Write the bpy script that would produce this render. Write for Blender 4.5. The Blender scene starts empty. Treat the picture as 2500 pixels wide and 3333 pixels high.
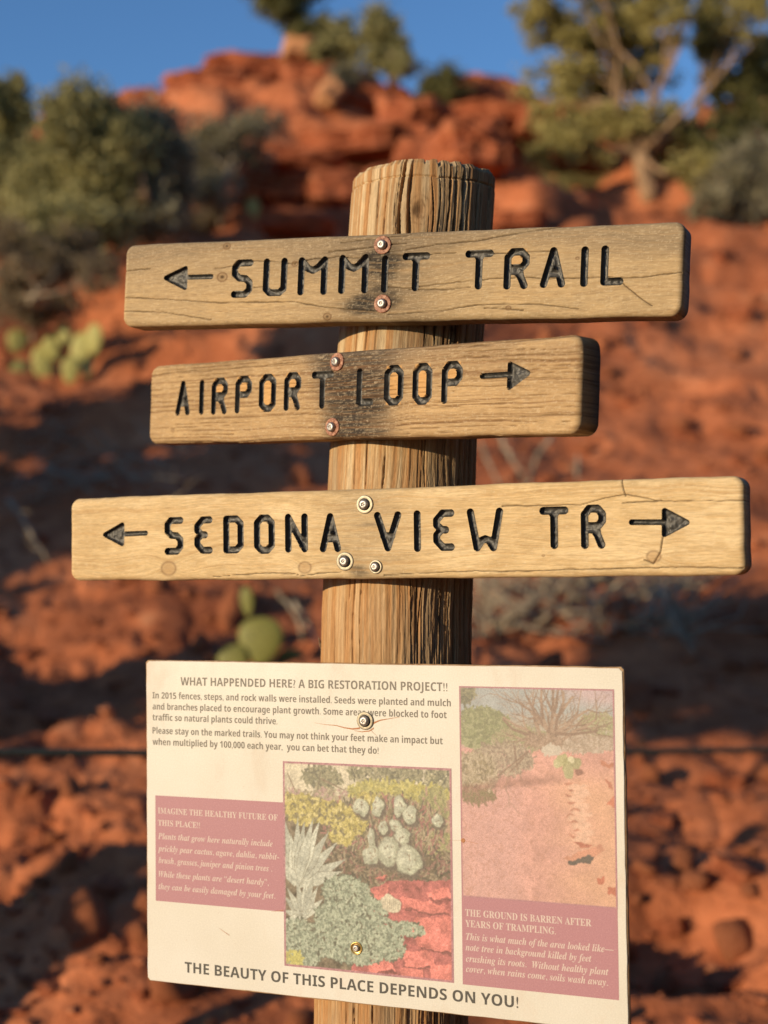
import bpy, bmesh, math, random
import numpy as np
from mathutils import Vector, Matrix, Quaternion

R = math.radians
SC = bpy.context.scene
COL = SC.collection
random.seed(11)
RNG = np.random.default_rng(7)

# ------------------------------------------------------------------ camera
EYE = 1.5
cam_d = bpy.data.cameras.new('camera')
cam_d.sensor_fit = 'VERTICAL'
cam_d.sensor_height = 36.0
cam_d.sensor_width = 27.0
cam_d.lens = 52.0
cam_d.clip_start = 0.05
cam_d.clip_end = 2000
cam_d.dof.use_dof = True
cam_d.dof.focus_distance = 1.44
cam_d.dof.aperture_fstop = 3.7
cam = bpy.data.objects.new('camera', cam_d)
COL.objects.link(cam)
cam.location = (0, 0, EYE)
cam.rotation_euler = (R(92.0), 0, 0)
SC.camera = cam
# ------------------------------------------------------------------ light
SUN_AZ = R(234.0)      # clockwise from +Y
SUN_EL = R(10.0)
world = bpy.data.worlds.new('World')
SC.world = world
world.use_nodes = True
wn = world.node_tree
wn.nodes.clear()
sky = wn.nodes.new('ShaderNodeTexSky')
sky.sky_type = 'NISHITA'
sky.sun_disc = False
sky.sun_elevation = SUN_EL
sky.sun_rotation = SUN_AZ
sky.altitude = 1400
sky.air_density = 1.0
sky.dust_density = 0.0
sky.ozone_density = 4.2
bg = wn.nodes.new('ShaderNodeBackground')
bg.inputs['Strength'].default_value = 0.15
wo = wn.nodes.new('ShaderNodeOutputWorld')
wn.links.new(sky.outputs[0], bg.inputs[0])
wn.links.new(bg.outputs[0], wo.inputs[0])
sun_d = bpy.data.lights.new('sun', 'SUN')
sun_d.energy = 4.65
sun_d.angle = R(0.5)
sun_d.color = (1.0, 0.785, 0.50)
sun = bpy.data.objects.new('sun', sun_d)
COL.objects.link(sun)
S = Vector((math.sin(SUN_AZ) * math.cos(SUN_EL), math.cos(SUN_AZ) * math.cos(SUN_EL), math.sin(SUN_EL)))
sun.rotation_euler = S.to_track_quat('Z', 'Y').to_euler()
SC.view_settings.view_transform = 'Standard'
SC.view_settings.look = 'None'
SC.view_settings.exposure = 0.20
SC.view_settings.gamma = 1.0
SC.view_settings.use_curve_mapping = False
SC.cycles.use_denoising = True
SC.cycles.max_bounces = 5

# ------------------------------------------------------------------ noise
def _h(xi, yi, seed):
    x = (xi.astype(np.int64) * 374761393 + yi.astype(np.int64) * 668265263 + seed * 1442695041) & 0xFFFFFFFF
    x = ((x ^ (x >> 13)) * 1274126177) & 0xFFFFFFFF
    x = x ^ (x >> 16)
    return x / 4294967295.0
def vn(x, y, seed=0):
    x = np.asarray(x, float); y = np.asarray(y, float)
    x, y = np.broadcast_arrays(x, y)
    xi = np.floor(x); yi = np.floor(y)
    fx = x - xi; fy = y - yi
    fx = fx * fx * fx * (fx * (fx * 6 - 15) + 10); fy = fy * fy * fy * (fy * (fy * 6 - 15) + 10)
    a = _h(xi, yi, seed); b = _h(xi + 1, yi, seed); c = _h(xi, yi + 1, seed); d = _h(xi + 1, yi + 1, seed)
    return (a * (1 - fx) + b * fx) * (1 - fy) + (c * (1 - fx) + d * fx) * fy
def fbm(x, y, seed=0, n=4):
    s = 0; a = 1; t = 0
    for i in range(n):
        s = s + a * vn(x * 2 ** i + 13.7 * i, y * 2 ** i + 7.3 * i, seed + i); t += a; a *= .5
    return s / t
def billow(x, y, seed=0, n=3):
    s = 0; a = 1; t = 0
    for i in range(n):
        v = np.abs(2 * vn(x * 2.1 ** i + 3.7 * i, y * 2.1 ** i - 5.3 * i, seed + i) - 1)
        s = s + a * np.sqrt(v + 1e-6); t += a; a *= .5
    return s / t
def sstep(a, b, x):
    t = np.clip((x - a) / (b - a), 0, 1)
    return t * t * (3 - 2 * t)

# ------------------------------------------------------------------ helpers
def tag(o, label=None, cat=None, group=None, kind=None):
    if label: o['label'] = label
    if cat: o['category'] = cat
    if group: o['group'] = group
    if kind: o['kind'] = kind
    return o
def empty(name, loc=(0, 0, 0)):
    o = bpy.data.objects.new(name, None)
    o.empty_display_size = .05
    COL.objects.link(o)
    o.location = loc
    return o
def link(name, me, parent=None):
    o = bpy.data.objects.new(name, me)
    COL.objects.link(o)
    if parent is not None: o.parent = parent
    return o
def mesh_np(name, V, F, mat, smooth=True, colors=None):
    """V (n,3) array, F (m,k) array of equal sided faces"""
    me = bpy.data.meshes.new(name)
    V = np.asarray(V, np.float32); F = np.asarray(F, np.int32)
    k = F.shape[1]
    me.vertices.add(len(V)); me.vertices.foreach_set('co', V.ravel())
    me.loops.add(F.size); me.loops.foreach_set('vertex_index', F.ravel())
    me.polygons.add(len(F))
    me.polygons.foreach_set('loop_start', np.arange(0, F.size, k, dtype=np.int32))
    me.polygons.foreach_set('loop_total', np.full(len(F), k, np.int32))
    me.update(calc_edges=True)
    me.polygons.foreach_set('use_smooth', np.full(len(F), smooth))
    if colors is not None:
        ca = me.color_attributes.new('col', 'FLOAT_COLOR', 'POINT')
        c4 = np.ones((len(V), 4), np.float32); c4[:, :3] = colors
        ca.data.foreach_set('color', c4.ravel())
    if mat: me.materials.append(mat)
    me.update()
    return me
def mesh_py(name, V, F, mat, smooth=False):
    me = bpy.data.meshes.new(name)
    me.from_pydata([tuple(v) for v in V], [], [tuple(f) for f in F])
    me.polygons.foreach_set('use_smooth', [smooth] * len(F))
    if mat: me.materials.append(mat)
    me.update()
    return me
def grid_faces(nu, nv, closed=False):
    """vertex index = j*nu+i ; i along u"""
    i = np.arange(nu if closed else nu - 1); j = np.arange(nv - 1)
    I, J = np.meshgrid(i, j)
    I2 = (I + 1) % nu
    return np.stack([J * nu + I, J * nu + I2, (J + 1) * nu + I2, (J + 1) * nu + I], -1).reshape(-1, 4)
def tube(pts, rads, n=7, jitter=0.0):
    pts = [Vector(p) for p in pts]
    V, F = [], []
    up = Vector((.13, .21, .97))
    for i, p in enumerate(pts):
        t = (pts[min(i + 1, len(pts) - 1)] - pts[max(i - 1, 0)]).normalized()
        a = t.cross(up)
        if a.length < .05: a = t.cross(Vector((1, 0, 0)))
        a.normalize(); b = t.cross(a)
        for k in range(n):
            an = 2 * math.pi * k / n
            rr = rads[i] * (1 + jitter * (random.random() - .5))
            V.append(p + (a * math.cos(an) + b * math.sin(an)) * rr)
    for i in range(len(pts) - 1):
        for k in range(n):
            F.append((i * n + k, i * n + (k + 1) % n, (i + 1) * n + (k + 1) % n, (i + 1) * n + k))
    F.append(tuple(range(n - 1, -1, -1))); F.append(tuple((len(pts) - 1) * n + k for k in range(n)))
    return V, F
def join_vf(lst):
    V, F = [], []
    for v, f in lst:
        o = len(V); V += list(v); F += [tuple(i + o for i in q) for q in f]
    return V, F

# ------------------------------------------------------------------ materials
class NT:
    def __init__(s, name):
        s.m = bpy.data.materials.new(name); s.m.use_nodes = True
        s.t = s.m.node_tree; s.b = s.t.nodes['Principled BSDF']
    def n(s, typ, **kw):
        o = s.t.nodes.new(typ)
        for k, v in kw.items():
            if k in o.inputs: o.inputs[k].default_value = v
            else: setattr(o, k, v)
        return o
    def l(s, a, b): s.t.links.new(a, b)
    def pos(s, scale=(1, 1, 1)):
        tc = s.n('ShaderNodeTexCoord'); mp = s.n('ShaderNodeMapping')
        mp.inputs['Scale'].default_value = scale
        s.l(tc.outputs['Object'], mp.inputs['Vector']); return mp.outputs[0]
    def noise(s, vec, scale, detail=4, rough=.55):
        o = s.n('ShaderNodeTexNoise'); o.inputs['Scale'].default_value = scale
        o.inputs['Detail'].default_value = detail; o.inputs['Roughness'].default_value = rough
        if vec is not None: s.l(vec, o.inputs['Vector'])
        return o.outputs['Fac']
    def ramp(s, fac, stops):
        r = s.n('ShaderNodeValToRGB'); e = r.color_ramp.elements
        while len(e) < len(stops): e.new(.5)
        for q, (p, c) in zip(e, stops): q.position = p; q.color = (*c, 1)
        s.l(fac, r.inputs[0]); return r.outputs[0]
    def mix(s, a, b, fac=1.0, mode='MULTIPLY'):
        o = s.n('ShaderNodeMixRGB', blend_type=mode)
        for v, k in ((fac, 'Fac'), (a, 'Color1'), (b, 'Color2')):
            if hasattr(v, 'is_linked'): s.l(v, o.inputs[k])
            else: o.inputs[k].default_value = v if k == 'Fac' else (*v, 1)
        return o.outputs[0]
    def bump(s, h, strength=.3, dist=.01, prev=None):
        b = s.n('ShaderNodeBump'); b.inputs['Strength'].default_value = strength
        b.inputs['Distance'].default_value = dist
        s.l(h, b.inputs['Height'])
        if prev is not None: s.l(prev, b.inputs['Normal'])
        s.l(b.outputs[0], s.b.inputs['Normal']); return b.outputs[0]
    def out(s, color=None, rough=.8, metal=0, spec=.3):
        if color is not None:
            if hasattr(color, 'is_linked'): s.l(color, s.b.inputs['Base Color'])
            else: s.b.inputs['Base Color'].default_value = (*color, 1)
        if hasattr(rough, 'is_linked'): s.l(rough, s.b.inputs['Roughness'])
        else: s.b.inputs['Roughness'].default_value = rough
        s.b.inputs['Metallic'].default_value = metal
        s.b.inputs['Specular IOR Level'].default_value = spec
        return s.m

def mat_soil():
    t = NT('red_soil'); p = t.pos()
    n1 = t.noise(p, .8, 5); n2 = t.noise(p, 9, 6, .6); n3 = t.noise(p, 55, 4, .6)
    c = t.ramp(n1, [(.32, (.27, .092, .046)), (.5, (.50, .168, .074)), (.72, (.60, .235, .115))])
    n5 = t.noise(p, 3.2, 4); c = t.mix(c, (.40, .27, .17), t.ramp(n5, [(.62, (0, 0, 0)), (.78, (.5,) * 3)]), 'MIX')
    c2 = t.ramp(n2, [(.3, (.62, .55, .52)), (.6, (1, 1, 1)), (.8, (1.25, 1.2, 1.15))])
    c = t.mix(c, c2)
    b = t.bump(n2, .5, .05); t.bump(n3, .5, .02, b)
    return t.out(c, .95, spec=.1)
def mat_rock(nm, lo, mid, hi, sc=1.0):
    t = NT(nm); p = t.pos((1, 1, 2.6)); q = t.pos()
    n1 = t.noise(p, 2.2 * sc, 6, .6); n2 = t.noise(q, 14 * sc, 6, .65)
    c = t.ramp(n1, [(.3, lo), (.52, mid), (.72, hi)])
    c = t.mix(c, t.ramp(n2, [(.3, (.6, .55, .52)), (.6, (1, 1, 1))]))
    b = t.bump(n1, .6, .06); t.bump(n2, .5, .03, b)
    return t.out(c, .9, spec=.15)
def mat_leaf(nm, a, b, c):
    t = NT(nm); g = t.n('ShaderNodeNewGeometry')
    p = t.pos(); n1 = t.noise(p, 3.0, 3)
    m = t.n('ShaderNodeMath', operation='MULTIPLY_ADD'); t.l(g.outputs['Random Per Island'], m.inputs[0]); m.inputs[1].default_value = .5
    t.l(n1, m.inputs[2])
    c0 = t.ramp(m.outputs[0], [(.35, a), (.7, b), (1.0, c)])
    m_ = t.out(c0, .8, spec=.15)
    tr = t.n('ShaderNodeBsdfTranslucent'); t.l(c0, tr.inputs['Color'])
    mx = t.n('ShaderNodeMixShader'); mx.inputs[0].default_value = .38
    t.l(t.b.outputs[0], mx.inputs[1]); t.l(tr.outputs[0], mx.inputs[2])
    t.l(mx.outputs[0], t.t.nodes['Material Output'].inputs['Surface'])
    return m_
def mat_bark(nm, a, b):
    t = NT(nm); n1 = t.noise(t.pos((6, 6, 1)), 5, 5)
    t.bump(n1, .8, .03)
    return t.out(t.ramp(n1, [(.35, a), (.65, b)]), .9, spec=.1)
def mat_attr(nm, rough=.75, spec=.25, fine=(1, 1, 1), sc=1000., amt=.25, bump=.25, bdist=.0006):
    """coloured by the mesh colour layer (wood grain, stains, print) plus fine procedural grain"""
    t = NT(nm); a = t.n('ShaderNodeAttribute'); a.attribute_name = 'col'
    p = t.pos(fine)
    n1 = t.noise(p, sc, 5, .65)
    f = t.ramp(n1, [(.25, (1 - amt,) * 3), (.55, (1, 1, 1)), (.8, (1 + amt * .6,) * 3)])
    c = t.mix(a.outputs['Color'], f)
    if bump: t.bump(n1, bump, bdist)
    return t.out(c, rough, spec=spec)
M = {}
M['soil'] = mat_soil()
M['rock'] = mat_rock('red_sandstone', (.27, .080, .040), (.46, .142, .066), (.60, .235, .12))
M['rock_pale'] = mat_rock('pale_sandstone', (.50, .22, .10), (.62, .31, .15), (.70, .40, .22))
M['stone'] = mat_rock('loose_stone', (.36, .11, .05), (.48, .17, .08), (.6, .28, .15), 4)
M['leaf_olive'] = mat_leaf('olive_foliage', (.14, .135, .055), (.31, .285, .125), (.44, .40, .19))
M['leaf_dark'] = mat_leaf('dark_juniper_foliage', (.06, .065, .027), (.15, .15, .06), (.26, .24, .09))
M['leaf_yellow'] = mat_leaf('yellow_green_juniper_foliage', (.18, .16, .05), (.38, .33, .12), (.52, .45, .18))
M['leaf_sage'] = mat_leaf('grey_sage_foliage', (.14, .13, .08), (.27, .245, .155), (.40, .36, .24))
M['leaf_dry'] = mat_leaf('dry_brown_foliage', (.12, .095, .055), (.25, .195, .12), (.38, .30, .19))
M['bark'] = mat_bark('juniper_bark', (.10, .065, .04), (.30, .20, .13))
M['bark_pale'] = mat_bark('pale_juniper_bark', (.20, .13, .08), (.42, .28, .17))
M['deadwood'] = mat_bark('grey_deadwood', (.20, .165, .12), (.46, .38, .28))
t = NT('cactus_skin'); n1 = t.noise(t.pos(), 9, 4)
M['cactus'] = t.out(t.ramp(n1, [(.3, (.25, .25, .08)), (.6, (.42, .385, .12)), (.8, (.52, .45, .17))]), .55)
t = NT('green_shaded_cactus_skin'); n1 = t.noise(t.pos(), 9, 4)
M['cactus2'] = t.out(t.ramp(n1, [(.3, (.12, .125, .03)), (.6, (.20, .195, .045)), (.8, (.26, .235, .06))]), .55)  # greener skin, also darkened to paint in the partial shade on it
M['spine'] = NT('cactus_spine').out((.45, .36, .2), .7)
t = NT('rope'); n1 = t.noise(t.pos((1, 1, 1)), 160, 3); t.bump(n1, .6, .003)
M['rope'] = t.out(t.ramp(n1, [(.3, (.035, .042, .036)), (.7, (.075, .09, .078))]), .8)
M['wood'] = mat_attr('weathered_board', .72, .1, (1, 1, 14), 90., .34, .4, .0006)
M['postwood'] = mat_attr('split_post_wood', .9, .06, (14, 14, 1), 60., .40, .5, .0008)
M['print'] = mat_attr('printed_photo', .5, .35, (1, 1, 1), 900., .28, .05, .0003)
t = NT('groove_paint'); n1 = t.noise(t.pos(), 170, 4, .6); t.bump(n1, .35, .0006)
M['groove'] = t.out(t.ramp(n1, [(.4, (.026, .025, .023)), (.62, (.050, .047, .042)), (.76, (.15, .13, .105))]), t.ramp(n1, [(.3, (.42,) * 3), (.7, (.6,) * 3)]), spec=.45)
t = NT('rusty_washer'); n1 = t.noise(t.pos(), 420, 5, .6); t.bump(n1, .4, .0004)
M['rust'] = t.out(t.ramp(n1, [(.35, (.13, .045, .025)), (.5, (.29, .125, .075)), (.66, (.46, .26, .17))]), .6, spec=.4)
t = NT('zinc_washer'); n1 = t.noise(t.pos(), 380, 5, .6); t.bump(n1, .25, .0003)
M['zinc'] = t.out(t.ramp(n1, [(.3, (.20, .175, .13)), (.6, (.37, .33, .25))]), .5, metal=.5, spec=.4)
t = NT('steel_bolt'); n1 = t.noise(t.pos(), 300, 4, .6)
M['steel'] = t.out(t.ramp(n1, [(.3, (.22, .20, .19)), (.65, (.50, .47, .44))]), t.ramp(n1, [(.3, (.38,) * 3), (.7, (.58,) * 3)]), metal=.85)
t = NT('brass_washer'); n1 = t.noise(t.pos(), 380, 4, .6)
M['brass'] = t.out(t.ramp(n1, [(.3, (.38, .25, .08)), (.6, (.62, .44, .17))]), .35, metal=.9)
M['rubber'] = NT('rubber_washer').out((.03, .03, .03), .5)
t = NT('panel_laminate'); n1 = t.noise(t.pos(), 700, 4, .7); n2 = t.noise(t.pos(), 9, 3)
c = t.mix(t.ramp(n1, [(.3, (.55, .535, .485)), (.55, (.615, .60, .55)), (.75, (.70, .685, .64))]), t.ramp(n2, [(.35, (.94, .93, .90)), (.65, (1, 1, 1))]))
n3 = t.noise(t.pos((1, 1, .5)), 22, 6, .7); n4 = t.noise(t.pos(), 260, 3, .6)
c = t.mix(c, (.50, .33, .22), t.ramp(n3, [(.56, (0, 0, 0)), (.80, (.35,) * 3)]), 'MIX')
c = t.mix(c, (.36, .20, .12), t.ramp(n4, [(.70, (0, 0, 0)), (.76, (.5,) * 3)]), 'MIX')
t.bump(n1, .12, .0004)
M['laminate'] = t.out(c, t.ramp(n3, [(.4, (.38,) * 3), (.6, (.55,) * 3)]), spec=.45)
t = NT('panel_edge'); n1 = t.noise(t.pos(), 120, 4); t.bump(n1, .4, .0006)
M['edge'] = t.out(t.ramp(n1, [(.3, (.24, .13, .06)), (.7, (.48, .33, .19))]), .7)
t = NT('mauve_print'); n1 = t.noise(t.pos(), 800, 4, .7)
M['mauve'] = t.out(t.ramp(n1, [(.3, (.33, .165, .195)), (.6, (.40, .205, .235)), (.78, (.52, .34, .36))]), .5)
def ink(nm, c, amt=.3):
    t = NT(nm); n1 = t.noise(t.pos(), 800, 4, .7)
    return t.out(t.ramp(n1, [(.3, tuple(v * (1 - amt) for v in c)), (.7, tuple(min(1, v * (1 + amt)) for v in c))]), .55)
M['ink'] = ink('faded_ink', (.18, .165, .14))
M['ink_dark'] = ink('dark_ink', (.075, .072, .065))
M['ink_white'] = ink('pale_lettering', (.56, .47, .43), .12)
M['crackline'] = ink('rust_stain', (.38, .17, .08))

# ------------------------------------------------------------------ view geometry used for surveying positions
PITCH = R(2.0)
def ray(px, py):
    """survey direction through a point of the 1659 x 2212 survey sheet"""
    X = (px - 829.5) / 3194.; Z = -(py - 1106.) / 3194.
    return np.array([X, math.cos(PITCH) - Z * math.sin(PITCH), math.sin(PITCH) + Z * math.cos(PITCH)])
def at(px, py, d):
    r = ray(px, py); k = d / r[1]
    return Vector((r[0] * k, d, EYE + r[2] * k))

# ------------------------------------------------------------------ terrain
PY = np.array([-400, -60, 0, 1.6, 3.6, 5, 7, 9, 12, 15, 18, 21, 22.5, 26, 40, 90, 260], float)
PZ = np.array([-1, -.6, -.1, .0, .42, .74, 1.32, 2.02, 3.42, 5.02, 6.75, 8.6, 9.2, 9.0, 5.0, -1.0, -1.0], float)
CX = np.array([-40, -14, -9, -6, -3.7, -2.7, -1.7, -.7, .4, 1.45, 2.1, 5.5, 9, 16, 40], float)
CZ = np.array([1.5, 4.2, 6.2, 7.45, 8.0, 8.42, 8.75, 8.6, 8.05, 8.35, 8.1, 7.6, 6.6, 4.5, 1.5], float)
PITS = []
def height(x, y):
    x = np.asarray(x, float); y = np.asarray(y, float)
    x, y = np.broadcast_arrays(x, y)
    near = np.exp(-((x / (8 + np.abs(y) * .6)) ** 2))
    w = (fbm(x * .5, y * .5, 50, 2) - .5)
    p = np.interp(y + w * 1.2, PY, PZ)
    c = np.interp(x, CX, CZ)
    k = .35
    p2 = -k * np.log(np.exp(-p / k) + np.exp(-np.minimum(c, 30) / k)) 
    h = np.where(y > 8, p2, p)
    h = h * (near * .7 + .3)
    up = sstep(11.5, 14, y) * (1 - sstep(24, 30, y))
    # broad lumps
    h = h + (fbm(x * .8, y * .8, 3, 3) - .5) * (.16 + .55 * up)
    # sandstone strata on the upper slope
    s = (h + (fbm(x * .35, y * .5, 9, 3) - .5) * .9) / .42
    fr = s - np.floor(s)
    h = h + up * .5 * (sstep(.1, .42, fr) - fr) * .95 * (.4 + 1.2 * vn(x * .6, y * .6, 77))
    fade = 1 - sstep(30, 45, np.abs(y)) 
    mid = sstep(2.5, 4.2, y)
    h = h + fade * mid * ((fbm(x * 1.3, y * 1.7, 21, 3) - .5) * .26 + (billow(x * 1.7, y * 2.3, 24, 2) - .6) * .10 * sstep(.45, .65, fbm(x * .7, y * .9, 27, 2)) + (billow(x * 6, y * 7, 31, 2) - .6) * (.014 + .05 * sstep(.5, .62, fbm(x * .9 + 4, y * 1.1, 37, 2))) * (1 + 1.5 * up) + (vn(x * 23, y * 23, 41) - .5) * .014)
    h = h + (1 - mid) * (fbm(x * 3, y * 3, 61, 3) - .5) * .05
    for P, rx, ry, dp in PITS:
        h = h - dp * np.exp(-(((x - P[0]) / rx) ** 2 + ((y - P[1]) / ry) ** 2) ** 2)
    return h
def hz(x, y): return float(height(np.array([x]), np.array([y]))[0])
def hit(px, py, d0=3.0, d1=24.0):
    r = ray(px, py); d = np.arange(d0, d1, .04)
    X = r[0] / r[1] * d; Z = EYE + r[2] / r[1] * d
    H = height(X, d); k = np.argmax(H > Z)
    if not (H > Z).any(): k = len(d) - 1
    return Vector((X[k], d[k], H[k]))
_pp = [(hit(px, py), rx, ry, dp) for px, py, rx, ry, dp in [(1120, 318, .85, 1.0, 1.9), (985, 285, .45, .4, .7), (760, 450, .35, .3, .5), (700, 445, .8, .5, .6), (300, 780, 1.1, .4, .35), (250, 960, 1.2, .5, .3),
    (650, 372, .7, .45, .6), (870, 270, 1.0, .4, .6), (1180, 480, .4, .25, .3), (1560, 710, .5, .22, .28), (1560, 615, .4, .2, .25), (1390, 615, .3, .15, .2), (470, 470, .6, .3, .4),
    (1420, 810, .5, .2, .22), (1440, 1960, .35, .2, .2), (1560, 2030, .3, .15, .2), (60, 1560, .5, .15, .15), (200, 1850, .4, .15, .18), (520, 640, .8, .3, .35)]]
PITS.extend(_pp)
tc_ = np.linspace(-.62, .62, 600)
to_ = .62 + np.geomspace(.01, 70, 46)
T = np.concatenate([-to_[::-1], tc_, to_])
Yr = np.concatenate([-np.geomspace(350, 2, 22), np.linspace(-1.4, 2.4, 30), np.geomspace(2.5, 24, 560), 24 + np.geomspace(.15, 300, 40)])
TT, YY = np.meshgrid(T, Yr)
XX = TT * np.maximum(YY, 3.0)
ZZ = height(XX, YY)
ground = link('ground', mesh_np('ground', np.stack([XX, YY, ZZ], -1).reshape(-1, 3), grid_faces(len(T), len(Yr)), M['soil']))
tag(ground, 'red soil slope climbing to a sandstone crest behind the signs', kind='structure')

# ------------------------------------------------------------------ rocks
def rock_mesh(nm, mat, sub=4, seed=0, flat=.55, rough=.22, boxy=.5):
    bm = bmesh.new(); bmesh.ops.create_icosphere(bm, subdivisions=sub, radius=1)
    V = np.array([v.co[:] for v in bm.verts])
    e = 1 + boxy * 5
    nrm = (np.abs(V) ** (1 + e)).sum(1) ** (1 / (1 + e))
    V = V / nrm[:, None] * .85
    n = fbm(V[:, 0] * 1.6 + 5 * seed, V[:, 1] * 1.6 + V[:, 2] * 2.3, seed, 4) - .5
    n2 = fbm(V[:, 2] * 3.5 + seed, V[:, 0] * .7 + V[:, 1] * .7, seed + 5, 3) - .5
    V = V * (1 + rough * 2 * n + rough * 1.3 * n2)[:, None]
    ph = V[:, 2] * 3.1 + 1.1 * (fbm(V[:, 0] * 1.2, V[:, 1] * 1.2, seed + 9, 2) - .5) + seed
    gr = np.exp(-((ph - np.round(ph)) / .09) ** 2)
    if sub >= 4:
        V[:, :2] *= (1 - .17 * gr * (.4 + vn(V[:, 0] * 2, V[:, 1] * 2, seed + 4)))[:, None]
        ph2 = V[:, 0] * 1.5 + V[:, 1] * .6 + .5 * fbm(V[:, 2] * 2, V[:, 1], seed + 14, 2) + .37 * seed
        V *= (1 - .10 * np.exp(-((ph2 - np.round(ph2)) / .06) ** 2))[:, None]
    V[:, 2] *= flat
    for v, c in zip(bm.verts, V): v.co = c
    me = bpy.data.meshes.new(nm); bm.to_mesh(me); bm.free()
    me.polygons.foreach_set('use_smooth', [True] * len(me.polygons)); me.materials.append(mat)
    return me
ROCKS = [rock_mesh('boulder', M['rock'], 5, i, .6, .24, .75 + .12 * i) for i in range(5)]
PALE = rock_mesh('pale_boulder', M['rock_pale'], 4, 12, .7, .3, .4)
def px2m(d, n): return n * d / 3194.
# (sheet x, y, width, height, distance, name, label)
LEDGES = [
 (560, 140, 290, 60, 20.6, 'sandstone_ledge', 'long red sandstone ledge capping the highest point of the hill'),
 (440, 178, 210, 62, 19.9, 'sandstone_ledge', 'rounded red ledge stepping down left of the hilltop'),
 (335, 222, 170, 50, 19.4, 'sandstone_ledge', 'leftmost red ledge on the skyline above the olive shrubs'),
 (668, 158, 130, 60, 19.8, 'boulder', 'red boulder under the leaning skyline juniper'),
 (790, 205, 210, 46, 19.0, 'sandstone_ledge', 'dark striped ledge below the two skyline junipers'),
 (1065, 192, 190, 64, 18.8, 'boulder', 'smooth rounded red boulder on the skyline right of the round bush'),
 (1065, 236, 210, 50, 18.0, 'boulder', 'broad red boulder directly beneath the rounded skyline boulder'),
 (900, 258, 160, 96, 17.5, 'sandstone_ledge', 'lit red ledge just left of the black hollow'),
 (770, 300, 220, 52, 17.2, 'sandstone_ledge', 'layered ledge in the middle of the outcrop'),
 (1003, 345, 160, 92, 15.6, 'boulder', 'big blocky red boulder right beside the top of the post'),
 (905, 318, 110, 60, 16.2, 'boulder', 'small lit boulder right above the post top'),
 (560, 262, 220, 56, 18.0, 'sandstone_ledge', 'sloping red ledge above the grey twiggy shrub'),
 (640, 330, 220, 44, 16.6, 'sandstone_ledge', 'low overhanging ledge right of the grey twiggy shrub'),
 (600, 395, 190, 50, 15.2, 'sandstone_ledge', 'shadowed red ledge left of the post top'),
 (720, 395, 120, 66, 15.0, 'boulder', 'upright red boulder touching the left side of the post top'),
 (1180, 250, 130, 60, 17.8, 'boulder', 'red boulder half hidden by the big right juniper'),
 (1250, 330, 130, 50, 15.8, 'boulder', 'red boulder under the big juniper crown'),
 (640, 475, 170, 36, 13.2, 'boulder', 'low flat red rock just above the top sign'),
 (1120, 465, 120, 36, 13.3, 'boulder', 'low red rock right of the post above the top sign'),
]
for i, (px, py, w, h, d, nm, lab) in enumerate(LEDGES):
    P = at(px, py, d)
    o = link(nm, ROCKS[i % 5]); W = px2m(d, w) / 2 * 1.06; Hh = px2m(d, h) / 2 / .6 * 1.2
    o.location = P + Vector((0, W * .48, -Hh * .10)); o.scale = (W, W * .75, Hh)
    o.rotation_euler = (random.uniform(-.08, .08), random.uniform(-.1, .1), random.uniform(-.25, .25))
    if 'right beside the top of the post' in lab: o.scale = (W, W * 1.7, Hh * 1.1); o.location.y -= .5
    if 'just left of the black hollow' in lab: o.scale.y = W * 1.5
    tag(o, lab, 'rock ledge' if 'ledge' in nm else 'boulder')
o = link('boulder', PALE); P = at(712, 205, 18.7); o.location = P; o.scale = (.17, .2, .30); o.rotation_euler = (0, .5, .3)
tag(o, 'pale orange wedge of sandstone standing in the outcrop below the skyline junipers', 'boulder')
o = link('boulder', PALE); P = at(648, 112, 20.2); o.location = P; o.scale = (.28, .3, .28)
tag(o, 'pale rounded boulder at the foot of the leaning skyline juniper', 'boulder')
SLOPE = [(1225, 560, 90, 'red rock above the right end of the top sign'), (1560, 560, 70, 'red rock lying right of the top sign'),
 (1600, 690, 90, 'red rock with a black shadow level with the gap under the top sign'), (1400, 700, 70, 'red rock right of the middle sign top'),
 (1480, 940, 95, 'pale lit rock right of the middle sign'), (1590, 1000, 60, 'small lit rock above the right end of the lowest wooden sign'),
 (1370, 860, 60, 'red rock beside the dark end of the middle sign'), (1560, 1330, 100, 'red rock below the right end of the lowest wooden sign'),
 (1440, 1500, 90, 'red rock beside the top right corner of the white panel'), (1580, 1700, 130, 'red block right of the white panel below the rope'),
 (1440, 1780, 100, 'red block touching the right edge of the white panel'), (1600, 1900, 150, 'large red block right of the panel lower half'),
 (1450, 2010, 120, 'red block with a deep shadow beside the panel lower right corner'), (1580, 2140, 140, 'orange red block in the bottom right corner'),
 (120, 880, 110, 'dim red rock in the shade below the left prickly pear'), (60, 1420, 90, 'red rock below the left end of the lowest wooden sign'),
 (230, 1400, 70, 'red rock left of the middle prickly pear'), (100, 1560, 100, 'red rock just above the dark rope on the left'),
 (250, 1500, 70, 'red rock near the top left corner of the white panel'), (200, 1760, 100, 'shaded red rock left of the white panel'),
 (60, 1850, 90, 'red rock at the left edge beside the mauve box of the panel'), (230, 1930, 110, 'lit red rock left of the panel lower half'),
 (110, 2140, 120, 'lit red rock in the bottom left corner'), (300, 2180, 90, 'red rock under the bottom left corner of the panel'),
 (520, 2190, 80, 'small red rock in the bottom strip left of the post')]
for i, (px, py, w, lab) in enumerate(SLOPE):
    P = hit(px, py); W = px2m(P.y, w) / 2 * .8
    o = link('rock', ROCKS[(i * 3) % 5]); o.location = P + Vector((0, .03, -W * .12)); o.scale = (W, W * random.uniform(.7, 1), W * random.uniform(.6, .95))
    o.rotation_euler = (random.uniform(-.3, .3), random.uniform(-.3, .3), random.uniform(0, 6))
    tag(o, lab, 'rock')
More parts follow.
